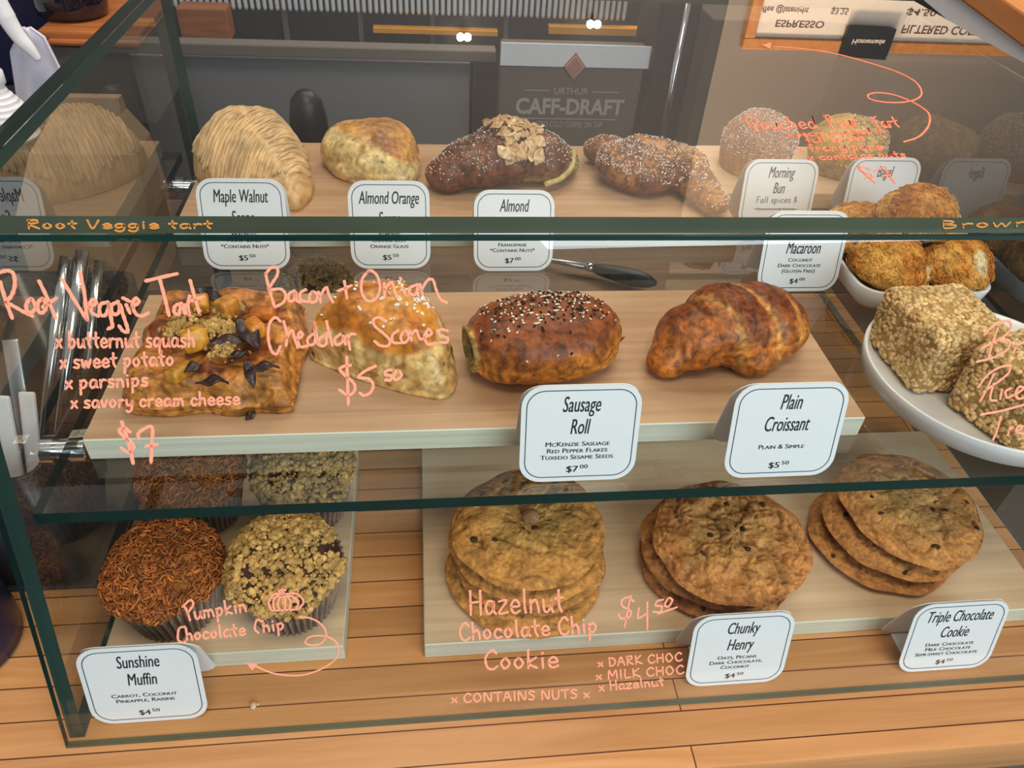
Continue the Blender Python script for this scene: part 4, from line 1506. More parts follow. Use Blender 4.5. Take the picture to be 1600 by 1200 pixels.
c = lerp((.60, .22, .03), (.24, .058, .013), sstep(hz + .5 * (fbm(V, 50, 5) - .5), .25, .95))
c = np.where((sstep(ridge(V, 75, 18, 3), .72, .9) > .4)[:, None] & (hz < .75)[:, None], c * np.array([1.35, 1.4, 1.5]), c)
endm = sstep(-V[:, 0], Lh * .93, Lh * 1.0)
c = c * (1 - endm[:, None]) + np.array([.52, .34, .09]) * endm[:, None]
c[~body] = (.40, .30, .10)
obj('pastry_crust', (V, F, np.clip(c, 0, 1)), 'flaky', roll)
V2, F2, s2, t2 = dome(lambda t: np.full_like(t, .0105), lambda s, t: .010 * np.sqrt(np.clip(1 - s * s, 0, 1)), 32, 10, skirt=1)
V2 = np.stack([-V2[:, 2] - Lh + .012, V2[:, 0], V2[:, 1] + .020], 1)
obj('sausage_filling', (V2, F2, (.10, .045, .03)), 'crumb', roll)
w = (N[:, 2] > .62) * body * np.exp(-(np.abs(V[:, 0]) / .040) ** 4) * np.exp(-(np.abs(V[:, 1] - .004) / .020) ** 4)
n = 330
P, Nn, i = pick(V, N, w + .02 * (N[:, 2] > .35) * body * (np.abs(V[:, 0]) < .045), n, rng, F)
wh = rng.random(n) < .52
C = np.where(wh[:, None], np.array([.82, .70, .52]), np.array([.012, .009, .008]))
o = obj('sesame_seeds', scatter(ICO1, P + Nn * .0005, frame_rot(Nn, rng), np.tile([.0015, .00085, .0006], (n, 1)), C), 'bits', roll)
tag(o, 'black and white sesame seeds', kind='stuff')
sp = obj('crisp_tip', (*tube([(.052, -.004, .014), (.058, -.004, .013), (.0645, -.003, .0155)], [.004, .0028, .0003], 8), (.12, .035, .015)), 'flaky', roll)

# ---------------------------------------------------------------- plain croissant
cr_ = thing('croissant', 'plain golden brown croissant on the tan board near its right end', 'croissant', (0.4835, 0.1860, BZ), .10)
rng = np.random.default_rng(9)
prims = []
for k, (x, y, rx, ry, rz_, yaw) in enumerate([(-.054, -.016, .016, .014, .012, .5), (-.034, -.004, .026, .026, .0215, .35), (-.004, .002, .030, .033, .0285, .12), (.026, .004, .026, .032, .0265, -.15), (.046, .002, .018, .024, .019, -.4), (.014, -.024, .018, .012, .011, .3)]):
    prims.append(ell((x, y, rz_ * .93), (rx, ry, rz_), yaw))
V, F, D = star((0, 0, .02), prims, 200, 110, 190)
dd = np.sort(D, axis=0)
seam = np.exp(-((dd[1] - dd[0]) / .0022) ** 2)
N = normals(V, F)
V = V + N * (.0035 * (fbm(V, 45, 2, 2) - .5) + .0016 * (ridge(V * np.array([1.6, .7, 1]), 110, 5, 2) - .5) - .0008 * seam)[:, None]
# shallow terraces of the rolled layers
lay = np.abs(((V[:, 0] * 60 + V[:, 1] * 14 + 1.2 * fbm(V, 30, 3)) % 1) * 2 - 1)
V = V + N * (.0007 * (lay - .5))[:, None]
V[:, 2] = np.clip(V[:, 2], 0, None)
hz = V[:, 2] / .055
c = lerp((.48, .155, .026), (.20, .046, .011), sstep(hz + .7 * (fbm(V, 40, 5, 2) - .5), .15, .95))
band = np.zeros(len(V))
for q in (-.022, .012, .041):
    xx = V[:, 0] - q + .50 * (V[:, 1]) * (1 if q < .02 else .5) + .006 * (fbm(V, 60, 17) - .5)
    band = np.maximum(band, np.exp(-(xx / .0032) ** 2))
c = c * (1 - .75 * band[:, None]) + np.array([.62, .30, .075]) * .75 * band[:, None]
V = V + N * (-.0012 * band)[:, None]
fle = sstep(ridge(V * np.array([.7, 1.3, 1.3]), 85, 19, 3), .74, .9)
c = c * (1 + .55 * fle[:, None])
V[:, 2] = np.clip(V[:, 2], 0, None)
obj('croissant_body', (V, F, np.clip(c, 0, 1)), 'flaky', cr_)

# ---------------------------------------------------------------- maple walnut scone with piped icing
c0, rf = outline([(306, 268), (330, 300), (380, 318), (440, 326), (470, 328), (490, 300), (484, 268), (455, 243), (400, 236), (345, 240)], BZ)
ms = thing('maple_scone', 'triangular scone covered in beige maple icing lines', 'scone', c0)
rng = np.random.default_rng(11)
mh = lambda s, t: .005 + (.053 + .022 * np.cos(t - 1.5) * s) * (1 - s ** 2.4) ** .62
V, F, s, th = dome(rf, mh, 220, 70, skirt=3)
N = normals(V, F)
V = V + N * (.007 * (fbm(V, 34, 3, 2) - .5) * sstep(2.4 - s, 0, 1))[:, None]
V[:, 2] = np.clip(V[:, 2], 0, None)
N = normals(V, F)
u = V[:, 0] * .93 - V[:, 1] * .40 + .004 * (fbm(V, 50, 6) - .5) + .10 * V[:, 2]
saw = np.abs(((u / .0052) % 1) * 2 - 1)
low = sstep(s, 1.25, .85)
V0 = V.copy()
V = V + N * (0.0008 * saw ** .7 * low * (.6 + .6 * fbm(V, 60, 8)))[:, None]
c = lerp((.64, .38, .15), (.78, .51, .25), sstep(saw, .15, .6) * low)
c = np.where((s > 1.1)[:, None], np.array([.62, .40, .14]), c)
ic = obj('scone_body', (V, F, c), 'icing', ms)
drips = []
for k in range(30):
    x0 = -.045 + k * .0047
    yy = np.linspace(-.05, .05, 44)
    xx = (x0 + yy * .40) / .93 - .02 + .0014 * np.sin(yy * 120 + 2.3 * k) + .012 * np.sin(yy * 28) + .0016 * np.sin(k * 5.1)
    tp2 = np.where(s < 1.0)[0]
    th2 = np.arctan2(yy, xx)
    ok = np.hypot(xx, yy) < rf(th2) * .985
    if ok.sum() < 8:
        continue
    idx = [tp2[np.argmin((V0[tp2, 0] - a) ** 2 + (V0[tp2, 1] - b) ** 2)] for a, b in zip(xx[ok], yy[ok])]
    Q = np.stack([xx[ok], yy[ok], V0[idx, 2] + .0010], 1)
    zs = np.convolve(np.pad(Q[:, 2], 2, 'edge'), np.ones(5) / 5, 'valid')
    Q[:, 2] = zs
    rr_ = .00135 * (1 + .35 * np.sin(np.arange(len(Q)) * .9 + k))
    Vt, Ft = tube(Q, rr_, 6)
    drips.append((Vt, Ft, np.array([.80, .54, .28])))
obj('icing_lines', join(*drips), 'icing', ms)

# ---------------------------------------------------------------- almond orange scone
c0, rf = outline([(506, 250), (515, 272), (550, 290), (600, 296), (645, 290), (657, 268), (650, 250), (615, 238), (560, 236)], BZ)
ao = thing('orange_scone', 'round golden scone with a pale cracked front', 'scone', c0)
ah = lambda s, t: .010 + (.036 + .006 * np.cos(t - 1.2) * s) * (1 - s ** 3) ** .5
V, F, s, th = dome(rf, ah, 180, 60, skirt=5, flare=.08)
N = normals(V, F)
V = V + N * ((.010 * (fbm(V, 32, 5, 2) - .5) + .0018 * (fbm(V, 120, 9, 2) - .5)) * sstep(2.4 - s, 0, 1))[:, None]
V[:, 2] = np.clip(V[:, 2], 0, None)
N = normals(V, F)
crk = np.exp(-((V[:, 2] - .028 - .012 * np.sin(V[:, 0] * 60 + 1.0)) / .005) ** 2) * (V[:, 1] < .012)
V = V - N * (.0035 * crk * vnoise(V, 120, 3))[:, None]
top_ = sstep(V[:, 2] + .35 * V[:, 0] + .25 * V[:, 1] + .012 * (fbm(V, 55, 8) - .5), .026, .036)
c = lerp((.78, .56, .20), (.86, .68, .34), fbm(V, 110, 3, 3))
tp_ = lerp((.44, .16, .03), (.72, .36, .09), sstep(fbm(V, 45, 2, 3), .3, .65))
c = c * (1 - top_[:, None]) + tp_ * top_[:, None]
c = c * (1 - .5 * (crk * (vnoise(V, 200, 4) > .5))[:, None] * np.array([.4, .7, 1]))
c = np.where((vnoise(V, 230, 41) > .91)[:, None], np.array([.28, .18, .06]), c)
obj('scone_body', (V, F, c), 'crust', ao)


def dust(parent, V, N, w, n, rng, size=(.0005, .0013), name='sugar_dusting', label='white sugar sprinkle'):
    P, Nn, i = pick(V, N, w, n, rng)
    return tag(obj(name, scatter(ICO1, P + Nn * .0003, rand_rot(rng, n), rng.uniform(*size, (n, 3)), np.full((n, 3), .9), .5, rng), 'sugar', parent, False), label, kind='stuff')


# ---------------------------------------------------------------- almond croissant
ac = thing('almond_croissant', 'dark brown croissant heaped with sliced almonds and powdered sugar', 'croissant', (0.338, 0.478, BZ), .12)
rng = np.random.default_rng(13)
prims = [ell((-.060, -.010, .015), (.024, .022, .017), .5), ell((-.032, 0, .021), (.034, .034, .023), .3), ell((.002, .004, .027), (.036, .036, .029), .0),
         ell((.036, .004, .022), (.032, .034, .024), -.3), ell((.060, .006, .013), (.020, .026, .015), -.5)]
V, F, D = star((0, 0, .018), prims, 190, 100, 260)
N = normals(V, F)
V = V + N * (.005 * (fbm(V, 45, 2, 2) - .5) + .0015 * (ridge(V, 120, 5) - .5))[:, None]
V[:, 2] = np.clip(V[:, 2], 0, None)
N = normals(V, F)
c = lerp((.10, .030, .016), (.24, .085, .035), fbm(V, 50, 5, 3))
cutl = np.exp(-((V[:, 2] - .010 - .10 * (V[:, 0] - .02)) / .004) ** 2) * (V[:, 0] > .015)
c = c * (1 - .8 * cutl[:, None]) + np.array([.50, .36, .12]) * .8 * cutl[:, None]
obj('croissant_body', (V, F, c), 'flaky', ac)
w = (N[:, 2] > .25)
dust(ac, V, N, varea(V, F) * w * (.4 + V[:, 2] / .05), 800, rng, (.0003, .0009))
selw = (N[:, 2] > .45) * np.exp(-((V[:, 0] - .010) / .028) ** 2)
selw = selw * np.exp(-((V[:, 0] - .012) / .026) ** 4)
P, Nn, ii = pick(V, N, selw, 64, rng, F)
for k in range(64):
    g = leaf_geo(.019, .0115, .0012, rng, .0008)
    cc = shades(rng, 1, (.66, .38, .17), (.86, .62, .36))[0]
    q = obj('almond_slice', (g[0], g[1], cc), 'crust', ac, True, P[k] + Nn[k] * rng.uniform(.0008, .0038))
    q.rotation_euler = Vector(Nn[k] + rng.normal(size=3) * .16).to_track_quat('Z', 'Y').to_euler()
    q.rotation_euler.rotate_axis('Z', rng.uniform(0, 6.28))
g = tube(catmull([(.034, -.034, .010), (.052, -.030, .014), (.068, -.014, .020), (.074, .006, .030)], 5), [.003] * 15 + [.001], 8)
obj('almond_cream', (g[0], g[1], (.55, .42, .16)), 'crust', ac)

# ---------------------------------------------------------------- bear claw
bc = thing('almond_twist', 'knotted brown almond pastry dusted with sugar crystals, beside the dark croissant', 'pastry', (0.489, 0.470, BZ), -.35)
rng = np.random.default_rng(15)
prims = [ell((-.050, .034, .016), (.026, .017, .015), .2), ell((-.030, -.006, .021), (.026, .032, .021), .4), ell((.000, .020, .021), (.040, .024, .021), -.1), ell((-.004, -.018, .018), (.032, .022, .019), .1),
         ell((.032, .006, .020), (.028, .030, .020), -.3), ell((.056, -.026, .014), (.026, .016, .014), -.75), ell((.070, -.042, .012), (.016, .014, .012), -.75)]
V, F, D = star((.005, 0, .016), prims, 200, 100, 320)
dd = np.sort(D, axis=0)
seam = np.exp(-((dd[1] - dd[0]) / .0025) ** 2)
N = normals(V, F)
V = V + N * (.007 * (fbm(V, 50, 2, 2) - .5) + .002 * (ridge(V, 90, 5) - .5))[:, None]
V[:, 2] = np.clip(V[:, 2], 0, None)
N = normals(V, F)
c = lerp((.20, .065, .026), (.50, .22, .06), sstep(fbm(V, 48, 5, 3), .35, .7))
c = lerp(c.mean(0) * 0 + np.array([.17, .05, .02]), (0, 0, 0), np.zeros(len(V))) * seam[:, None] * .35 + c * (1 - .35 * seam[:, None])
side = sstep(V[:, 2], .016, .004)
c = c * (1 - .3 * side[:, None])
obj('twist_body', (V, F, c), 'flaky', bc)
dust(bc, V, N, varea(V, F) * (N[:, 2] > .2) * (.25 + vnoise(V, 60, 8) ** 2), 1500, rng, (.0003, .0010))

# ---------------------------------------------------------------- morning bun and pear tart
mb = thing('morning_bun', 'sugar crusted brown bun behind the Morning Bun sign', 'bun', (0.622, 0.512, BZ))
rng = np.random.default_rng(17)
V, F, s, th = dome(lambda t: .0395 * (1 + .03 * np.sin(3 * t) + .03 * np.sin(2 * t + 1)), lambda s, t: .030 + .030 * (1 - s ** 3) ** .5, 150, 50, skirt=10, flare=.10)
N = normals(V, F)
V = V + N * ((.009 * (fbm(V, 40, 4, 2) - .5)) * sstep(2.6 - s, 0, 1))[:, None]
V[:, 2] = np.clip(V[:, 2], 0, None)
N = normals(V, F)
c = lerp((.30, .15, .10), (.46, .26, .19), fbm(V, 60, 3, 3))
low = sstep(V[:, 2], .034, .020)
c = c * (1 - low[:, None]) + lerp((.40, .18, .06), (.52, .28, .10), fbm(V, 60, 7)) * low[:, None]
obj('bun_body', (V, F, c), 'crumb', mb)
dust(mb, V, N, varea(V, F) * (s < 1.5) * (V[:, 2] > .024) * 1.0, 1300, rng, (.0003, .0009))

pt = thing('pear_tart', 'yellow poached pear tart crusted with chopped nuts behind the Bagel sign', 'tart', (0.7235, 0.512, BZ), -.6)
rng = np.random.default_rng(19)
V, F, s, th = dome(lambda t: .041 * sq(t) ** .8, lambda s, t: .024 + .031 * (1 - s ** 3.2) ** .5, 150, 50, skirt=8, flare=.18)
N = normals(V, F)
V = V + N * ((.006 * (fbm(V, 45, 4, 2) - .5)) * sstep(2.6 - s, 0, 1))[:, None]
V[:, 2] = np.clip(V[:, 2], 0, None)
N = normals(V, F)
c = lerp((.52, .30, .05), (.70, .46, .12), fbm(V, 60, 3, 3))
low = sstep(V[:, 2], .026, .014)
c = c * (1 - low[:, None]) + np.array([.36, .25, .12]) * low[:, None]
obj('tart_body', (V, F, c), 'crust', pt)
w = (V[:, 2] > .02) * sstep(V[:, 0] * .75 + V[:, 1] * .1, -.012, .012)
n = 520
P, Nn, i = pick(V, N, w, n, rng, F)
tag(obj('chopped_nuts', scatter(ICO1, P + Nn * .0006, rand_rot(rng, n), rng.uniform(.0008, .0021, (n, 3)), shades(rng, n, (.45, .26, .10), (.80, .66, .46), .2), .5, rng), 'bits', pt, False), 'chopped nuts and coarse sugar', kind='stuff')

# ---------------------------------------------------------------- macaroons in their dish
dx, dy = 0.6970, 0.3215
dish = thing('white_dish', 'white rounded square dish holding the coconut macaroons', 'dish', (dx, dy, G + EPS), .0)


def rr_shell(levels, n=10):
    """levels: (half x, half y, corner radius, z); open bowl walls"""
    V, F = [], []
    for hx, hy, r, z in levels:
        P = rrect(2 * hx, 2 * hy, r, 0, 0, n)
        V += [(x, y, z) for x, y in P]
    m = 4 * n
    for i in range(len(levels) - 1):
        for j in range(m):
            k = (j + 1) % m
            F.append((i * m + j, i * m + k, (i + 1) * m + k, (i + 1) * m + j))
    F.append(tuple(range(m - 1, -1, -1)))
    F.append(tuple((len(levels) - 1) * m + j for j in range(m)))
    return np.array(V), F


hx, hy = .0635, .064
obj('dish_body', rr_shell([(hx - .008, hy - .008, .014, 0), (hx - .003, hy - .003, .017, .006), (hx, hy, .02, .021), (hx - .001, hy - .001, .019, .0225), (hx - .004, hy - .004, .017, .0215), (hx - .008, hy - .008, .014, .005), (hx - .012, hy - .012, .012, .004)]), 'ceramic', dish)


def macaroon(label, loc, seed, rz=0.0):
    t = thing('macaroon', label, 'macaroon', loc, rz, 'coconut macaroons in the white dish')
    rng = np.random.default_rng(seed)
    rf = lambda th: .0335 * (1 + .03 * np.sin(2 * th + seed) + .02 * np.sin(5 * th))
    V, F, s, th = dome(rf, lambda s, t: .007 + .031 * (1 - s ** 2.4) ** .6, 110, 36, skirt=4, flare=.2)
    N = normals(V, F)
    V = V + N * ((.006 * (fbm(V, 60, seed, 2) - .5) + .003 * (ridge(V, 130, seed + 2) - .5)) * sstep(2.4 - s, 0, 1))[:, None]
    V[:, 2] += .006
    N = normals(V, F)
    c = lerp((.52, .185, .026), (.84, .46, .11), sstep(fbm(V, 60, seed + 4, 3), .3, .7))
    pale = sstep(vnoise(V, 42, seed + 8), .70, .85)
    c = c * (1 - pale[:, None]) + np.array([.78, .62, .38]) * pale[:, None]
    c = c * (.75 + .4 * fbm(V, 120, seed + 9))[:, None]
    obj('coconut_mound', (V, F, np.clip(c, 0, 1)), 'crumb', t)
    P, Nn, i = pick(V, N, (s < 1.2) * (.3 + s), 420, rng, F)
    C = np.clip(c[i] * rng.uniform(.8, 1.35, (420, 1)), 0, 1)
    tag(obj('coconut_shreds', strands(P, Nn, rng, .0062, .00045, C, .8, .12), 'shred', t), 'toasted coconut shreds', kind='stuff')
    V, F, s, th = dome(lambda th: .0285 * (1 + .02 * np.sin(3 * th + seed)), lambda s, t: .0085 - .002 * s ** 4, 60, 6, skirt=3, flare=.06)
    obj('chocolate_base', (V, F), 'choc', t)
    return t


zd = G + EPS + .0055
macaroon('macaroon front left in the dish, touching the Macaroon sign', (0.6670, 0.2885, zd + .008), 61)
macaroon('macaroon front right in the dish, behind the rice treats', (0.7275, 0.2895, zd + .008), 62, 1.9)
macaroon('macaroon half hidden behind the Macaroon sign', (0.6665, 0.3545, zd + .005), 63, .7)
macaroon('macaroon at the back right of the dish, under the topmost one', (0.7280, 0.3550, zd + .003), 64, 4.0)
macaroon('topmost macaroon, balanced on the four others in front of the Bagel sign', (0.7000, 0.3230, zd + .0392), 65, 2.6)

# ---------------------------------------------------------------- rice treats on the round plate
pl = thing('round_plate', 'round white plate with a raised rim under the rice treats', 'plate', (0.683, 0.1525, G + EPS))
obj('plate_body', lathe([(.070, 0), (.080, .001), (.088, .006), (.0905, .016), (.0908, .0215), (.0900, .0225), (.0880, .0220), (.0860, .0130), (.080, .0070), (.02, .0065)], 90), 'ceramic', pl)


def rice_block(label, loc, rz, wx, wy, h, seed, ngr=1500):
    t = thing('rice_treat', label, 'rice treat', loc, rz, 'browned butter rice treats on the round plate')
    rng = np.random.default_rng(seed)
    V, F = box(-wx / 2, wx / 2, -wy / 2, wy / 2, 0, h, .007, 3)
    obj('treat_core', (V, F, (.50, .32, .12)), 'crumb', t)
    faces = [((1, 0, 0), wy * h), ((-1, 0, 0), wy * h), ((0, 1, 0), wx * h), ((0, -1, 0), wx * h), ((0, 0, 1), wx * wy)]
    tot = sum(a for _, a in faces)
    P, Nn = [], []
    for nrm, a in faces:
        m = int(ngr * a / tot)
        q = rng.uniform(-1, 1, (m, 3)) * np.array([wx / 2, wy / 2, h / 2]) * .98
        nrm = np.array(nrm, float)
        ax = np.abs(nrm) > 0
        q[:, ax] = (nrm * np.array([wx / 2, wy / 2, h / 2]))[ax]
        q[:, 2] += h / 2
        # round the block's edges off
        e = np.array([wx / 2, wy / 2, h / 2]) - .007
        l = q - np.array([0, 0, h / 2])
        core = np.clip(l, -e, e)
        dlt = l - core
        ln = np.linalg.norm(dlt, axis=1)[:, None] + 1e-9
        q = core + dlt / ln * np.minimum(ln, .007) + np.array([0, 0, h / 2])
        P.append(q)
        Nn.append(dlt / ln)
    P, Nn = np.concatenate(P), np.concatenate(Nn)
    P[:, 2] = np.clip(P[:, 2], .0022, None)
    n = len(P)
    bump = 0.6 * fbm(P, 90, seed)[:, None] * .004 - .0012
    C = shades(rng, n, (.66, .41, .16), (.88, .64, .33), .15)
    Sz = np.stack([rng.uniform(.0024, .0036, n), rng.uniform(.0016, .0023, n), rng.uniform(.0013, .0018, n)], 1)
    o = obj('puffed_rice', scatter(ICO1, P + Nn * bump, frame_rot(Nn, rng), Sz, C, .18, rng), 'bits', t)
    tag(o, 'puffed rice grains', kind='stuff')
    return t


zp = G + EPS + .0072
a = atz(1422, 618, zp)[:2]
b = atz(1356, 536, zp)[:2]
e1 = (b - a) / np.linalg.norm(b - a)
e2 = np.array([e1[1], -e1[0]])
W1, W2 = .074, .068
cen = a + e1 * W1 / 2 + e2 * W2 / 2
rice_block('rice treat block at the back of the plate, its square top in full view', (cen[0], cen[1], zp), math.atan2(e1[1], e1[0]), W1, W2, .052, 71)
rice_block('rice treat block in front, cut off by the right edge of the photo', (0.6835, 0.1165, zp), .38, .066, .060, .058, 72)

# ---------------------------------------------------------------- spoon with dark grip lying behind the boards
tg_ = thing('serving_tongs', 'metal tongs with a dark rubber grip lying on the worktop at the back', 'tongs', (0, 0, 0))
pa, pb = atz(868, 408, .012), atz(925, 418, .014)
pc, pd = atz(940, 424, .014), atz(1026, 443, .016)
obj('metal_arm', tube([pa - (pb - pa) * 1.6, pa, pb], [.003, .0034, .005], 12), 'steel', tg_)
Q = [pb + (pd - pb) * f for f in np.linspace(0, 1, 12)]
obj('rubber_grip', tube(Q, [.0055, .0075, .0088, .0096, .0105, .0112, .0116, .0115, .011, .0098, .0075, .003], 16), 'grip', tg_)
obj('collar', tube([pb - (pd - pb) * .09, pb + (pd - pb) * .02], [.0062, .0062], 14), 'chrome', tg_)

# ---------------------------------------------------------------- outside the left pane: utensil bin, jar
bx = thing('utensil_bin', 'black open bin of serving utensils standing left of the case', 'bin', (-0.082, 0.265, 0.0042))
bw, bd, bh = .060, .135, .128
mt = thing('bar_mat', 'black rubber mat on the worktop under the utensil bin', 'mat', (-0.21, 0.46, 0.0002))
obj('mat_sheet', box(-.20, .202, -.33, .33, 0, .004, .0015), 'black_bin', mt, False)
obj('bin_body', rr_shell([(bw - .006, bd - .006, .012, .0), (bw - .004, bd - .004, .014, .002), (bw, bd, .016, bh), (bw - .003, bd - .003, .014, bh), (bw - .007, bd - .007, .012, .004), (bw - .02, bd - .02, .01, .004)]), 'black_bin', bx)


def utensil(name, label, a, b, w, t, mat, cat='utensil', mark=False):
    a, b = np.array(a, float), np.array(b, float)
    d = b - a
    L = np.linalg.norm(d)
    o = thing(name, label, cat, a, 0, 'serving utensils in the black bin')
    o.rotation_mode = 'QUATERNION'
    o.rotation_quaternion = Vector(d).to_track_quat('Z', 'Y')
    return o, L


def tong(label, a, b, r):
    o, L = utensil('steel_tongs', label, a, b, 0, 0, None)
    obj('tong_arm', tube([(-.006, 0, 0), (-.007, 0, L * .6), (-.006, 0, L)], [r * .6, r, r], 12), 'chrome', o)
    obj('tong_arm', tube([(.006, 0, 0), (.008, 0, L * .6), (.007, 0, L * .97)], [r * .6, r, r], 12), 'chrome', o)
    return o


def blade(name, label, a, b, w, t, mat):
    o, L = utensil(name, label, a, b, w, t, mat)
    obj('flat_handle', box(-w / 2, w / 2, -t / 2, t / 2, 0, L, t * .45, 2), mat, o)
    return o


XU = -.062
tong('polished steel tongs leaning over the right side of the bin', (-.085, .225, .02), atx(118, 392, XU), .0058)
tong('thinner steel tongs behind, leaning the same way', (-.072, .245, .02), atx(145, 408, XU + .004), .0048)
blade('steel_spatula', 'dull steel bar crossing the bin towards the left', (-.058, .150, .02), atx(16, 530, XU - .004), .012, .003, 'steel')
b1 = blade('cake_server', 'white handled server standing upright in the bin', (-.056, .148, .03), atx(42, 612, -.050), .0125, .004, 'white')
b2 = blade('cake_server', 'second white handled server at the left edge of the photo', (-.066, .146, .03), atx(2, 618, -.060), .0125, .004, 'white')

jar = thing('navy_jar', 'dark navy round jar on the worktop left of the case', 'jar', (-0.100, 0.084, 0.0002))
obj('jar_body', lathe([(.036, 0), (.040, .003), (.042, .02), (.042, .085), (.039, .097), (.030, .103)], 48), 'navy', jar)

bag = thing('paper_bag', 'brown kraft paper bag with a folded top left of the case', 'paper bag', (0, 0, 0))
YB_ = .56
rows_ = [(34, 236, 400, .085), (24, 236, 345, .085), (40, 208, 248, .06), (66, 176, 196, .02), (70, 170, 172, .012)]
V = []
for xa, xb, yy, dd_ in rows_:
    p, q = aty(xa, yy, YB_), aty(xb, yy, YB_)
    z = .0045 if yy == 400 else (p[2] + q[2]) / 2
    V += [(p[0], YB_ + .04 - dd_ / 2, z), (q[0], YB_ + .04 - dd_ / 2, z), (q[0], YB_ + .04 + dd_ / 2, z), (p[0], YB_ + .04 + dd_ / 2, z)]
F = [(3, 2, 1, 0), (16, 17, 18, 19)]
for i in range(4):
    F += [(i * 4 + j, i * 4 + (j + 1) % 4, i * 4 + 4 + (j + 1) % 4, i * 4 + 4 + j) for j in range(4)]
sh_ = max(0.0, max(v[0] for v in V) + .006)
V = [(v[0] - sh_, v[1], v[2]) for v in V]
obj('bag_body', (V, F), 'kraft', bag, False)
can = thing('canister', 'black rounded canister standing on the worktop behind the case', 'canister', (0.1120, 0.70, 0.0))
obj('canister_body', lathe([(.024, 0), (.0255, .004), (.0255, .11), (.023, .165), (.019, .188), (.010, .199), (.002, .201)], 40), 'black', can)

# ---------------------------------------------------------------- behind the counter
def px_box(name, px0, px1, ytop, ybot, Y, depth, mat, parent=None, bev=0.0, zlow=None):
    """an upright box whose front face is seen between two columns and two rows of the photo, standing at distance Y"""
    a, b = aty(px0, ytop, Y), aty(px1, ytop, Y)
    c = aty((px0 + px1) / 2, ybot, Y)
    z1 = (a[2] + b[2]) / 2
    z0 = c[2] if zlow is None else zlow
    return obj(name, box(a[0], b[0], Y, Y + depth, z0, z1, bev), mat, parent, False)


fr = thing('undercounter_fridge', 'grey steel undercounter fridge behind the glass case', 'fridge', (0, 0, 0))
px_box('fridge_body', 268, 742, 92, 400, 1.50, .09, 'steel_dull', fr, .004, -.95)
px_box('counter_rail', 235, 776, 73, 92, 1.46, .04, 'post', fr, .003)
px_box('door_gap', 735, 741, 95, 230, 1.494, .006, 'black', fr)
rk = thing('back_shelf', 'dark open shelf with grey posts above the fridge', 'shelf', (0, 0, 0))
px_box('shelf_back', 180, 1060, -10, 120, 1.80, .02, 'recess', rk)
for x in (290, 440, 560, 675, 792):
    px_box('post', x - 3, x + 4, 0, 84, 1.76, .02, 'post', rk)
px_box('tray_edge', 858, 1006, 44, 55, 1.70, .03, 'yellow', rk)
px_box('tray_edge', 583, 778, 47, 54, 1.70, .03, 'yellow', rk)
# slatted panel: a corrugated sheet of rounded ribs
a, b = aty(200, 10, 1.72), aty(978, 32, 1.72)
nr_ = 82
V, F = [], []
for k in range(nr_):
    x = a[0] + (b[0] - a[0]) * (k + .5) / nr_
    zb = a[2] + .0 + (b[2] - a[2]) * (k + .5) / nr_
    g = tube([(x, 1.72, zb), (x, 1.72, zb + .006), (x, 1.72, .30)], [.0028, .0047, .0047], 8)
    V.append(g)
Vs, Fs, _ = join(*V)
sl = thing('slatted_panel', 'white panel of vertical rounded slats at the top of the photo', 'slatted panel', (0, 0, 0))
obj('slats', (Vs, Fs), 'slat', sl)
obj('slat_rail', box(a[0], b[0], 1.727, 1.735, b[2] + .05, .30), 'post', sl, False)

kb = thing('draft_box', 'dark brown coffee draft box reading CAFF-DRAFT behind the case', 'drink dispenser', (0, 0, 0))
YK = 1.32
bodyo = px_box('box_body', 783, 1012, 70, 400, YK, .03, 'taupe', kb, .004, -.95)
px_box('pale_band', 783, 1019, 70, 105, YK - .004, .004, 'band', kb)


def face_text(body, px, py, hpx, wpx, Y, mat, parent, name, label=None, flipx=False, **kw):
    c = aty(px, py, Y)
    k = np.linalg.norm(c - CAM) / F_PX
    V, F = fit_text(body, 0, 0, hpx * k, wpx * k, **kw)
    V = np.stack([V[:, 0] + c[0], np.full(len(V), Y), V[:, 1] + c[2]], 1)
    o = obj(name, (V, F), mat, parent, False)
    return o


parts = []
for body, px, py, hp, wp, off in (('URTHUR', 893, 142, 9, 50, .0), ('CAFF-DRAFT', 891, 166, 21, 160, .03), ('NITRO COLD COFFEE ON TAP', 887, 194, 8, 104, 0)):
    c = aty(px, py, YK - .001)
    k = np.linalg.norm(c - CAM) / F_PX
    V, F = fit_text(body, 0, 0, hp * k * 1.1, wp * k, offset=off)
    parts.append((np.stack([V[:, 0] + c[0], np.full(len(V), YK - .001), V[:, 1] + c[2]], 1), F))
for x0, x1, yy in ((820, 860, 141), (925, 967, 144), (815, 962, 185)):
    p, q = aty(x0, yy, YK - .001), aty(x1, yy + 1, YK - .001)
    parts.append(box(p[0], q[0], YK - .001, YK, p[2] - .0006, p[2] + .0006))
V, F, _ = join(*parts)
obj('front_print', (V, F), 'print', kb, False)
em = aty(898, 104, YK - .006)
for nm, r, m, yo in (('emblem', .024, 'rose', 0), ('emblem_line', .0195, 'rose_pale', -.001), ('emblem_centre', .0175, 'rose', -.002)):
    V = np.array([(em[0], YK - .006 + yo, em[2] + r * 1.15), (em[0] + r * .95, YK - .006 + yo, em[2]), (em[0], YK - .006 + yo, em[2] - r * 1.15), (em[0] - r * .95, YK - .006 + yo, em[2])])
    V = np.concatenate([V, V + np.array([0, .0015, 0])])
    obj(nm, (V, [(3, 2, 1, 0), (4, 5, 6, 7), (0, 1, 5, 4), (1, 2, 6, 5), (2, 3, 7, 6), (3, 0, 4, 7)]), m, kb, False)

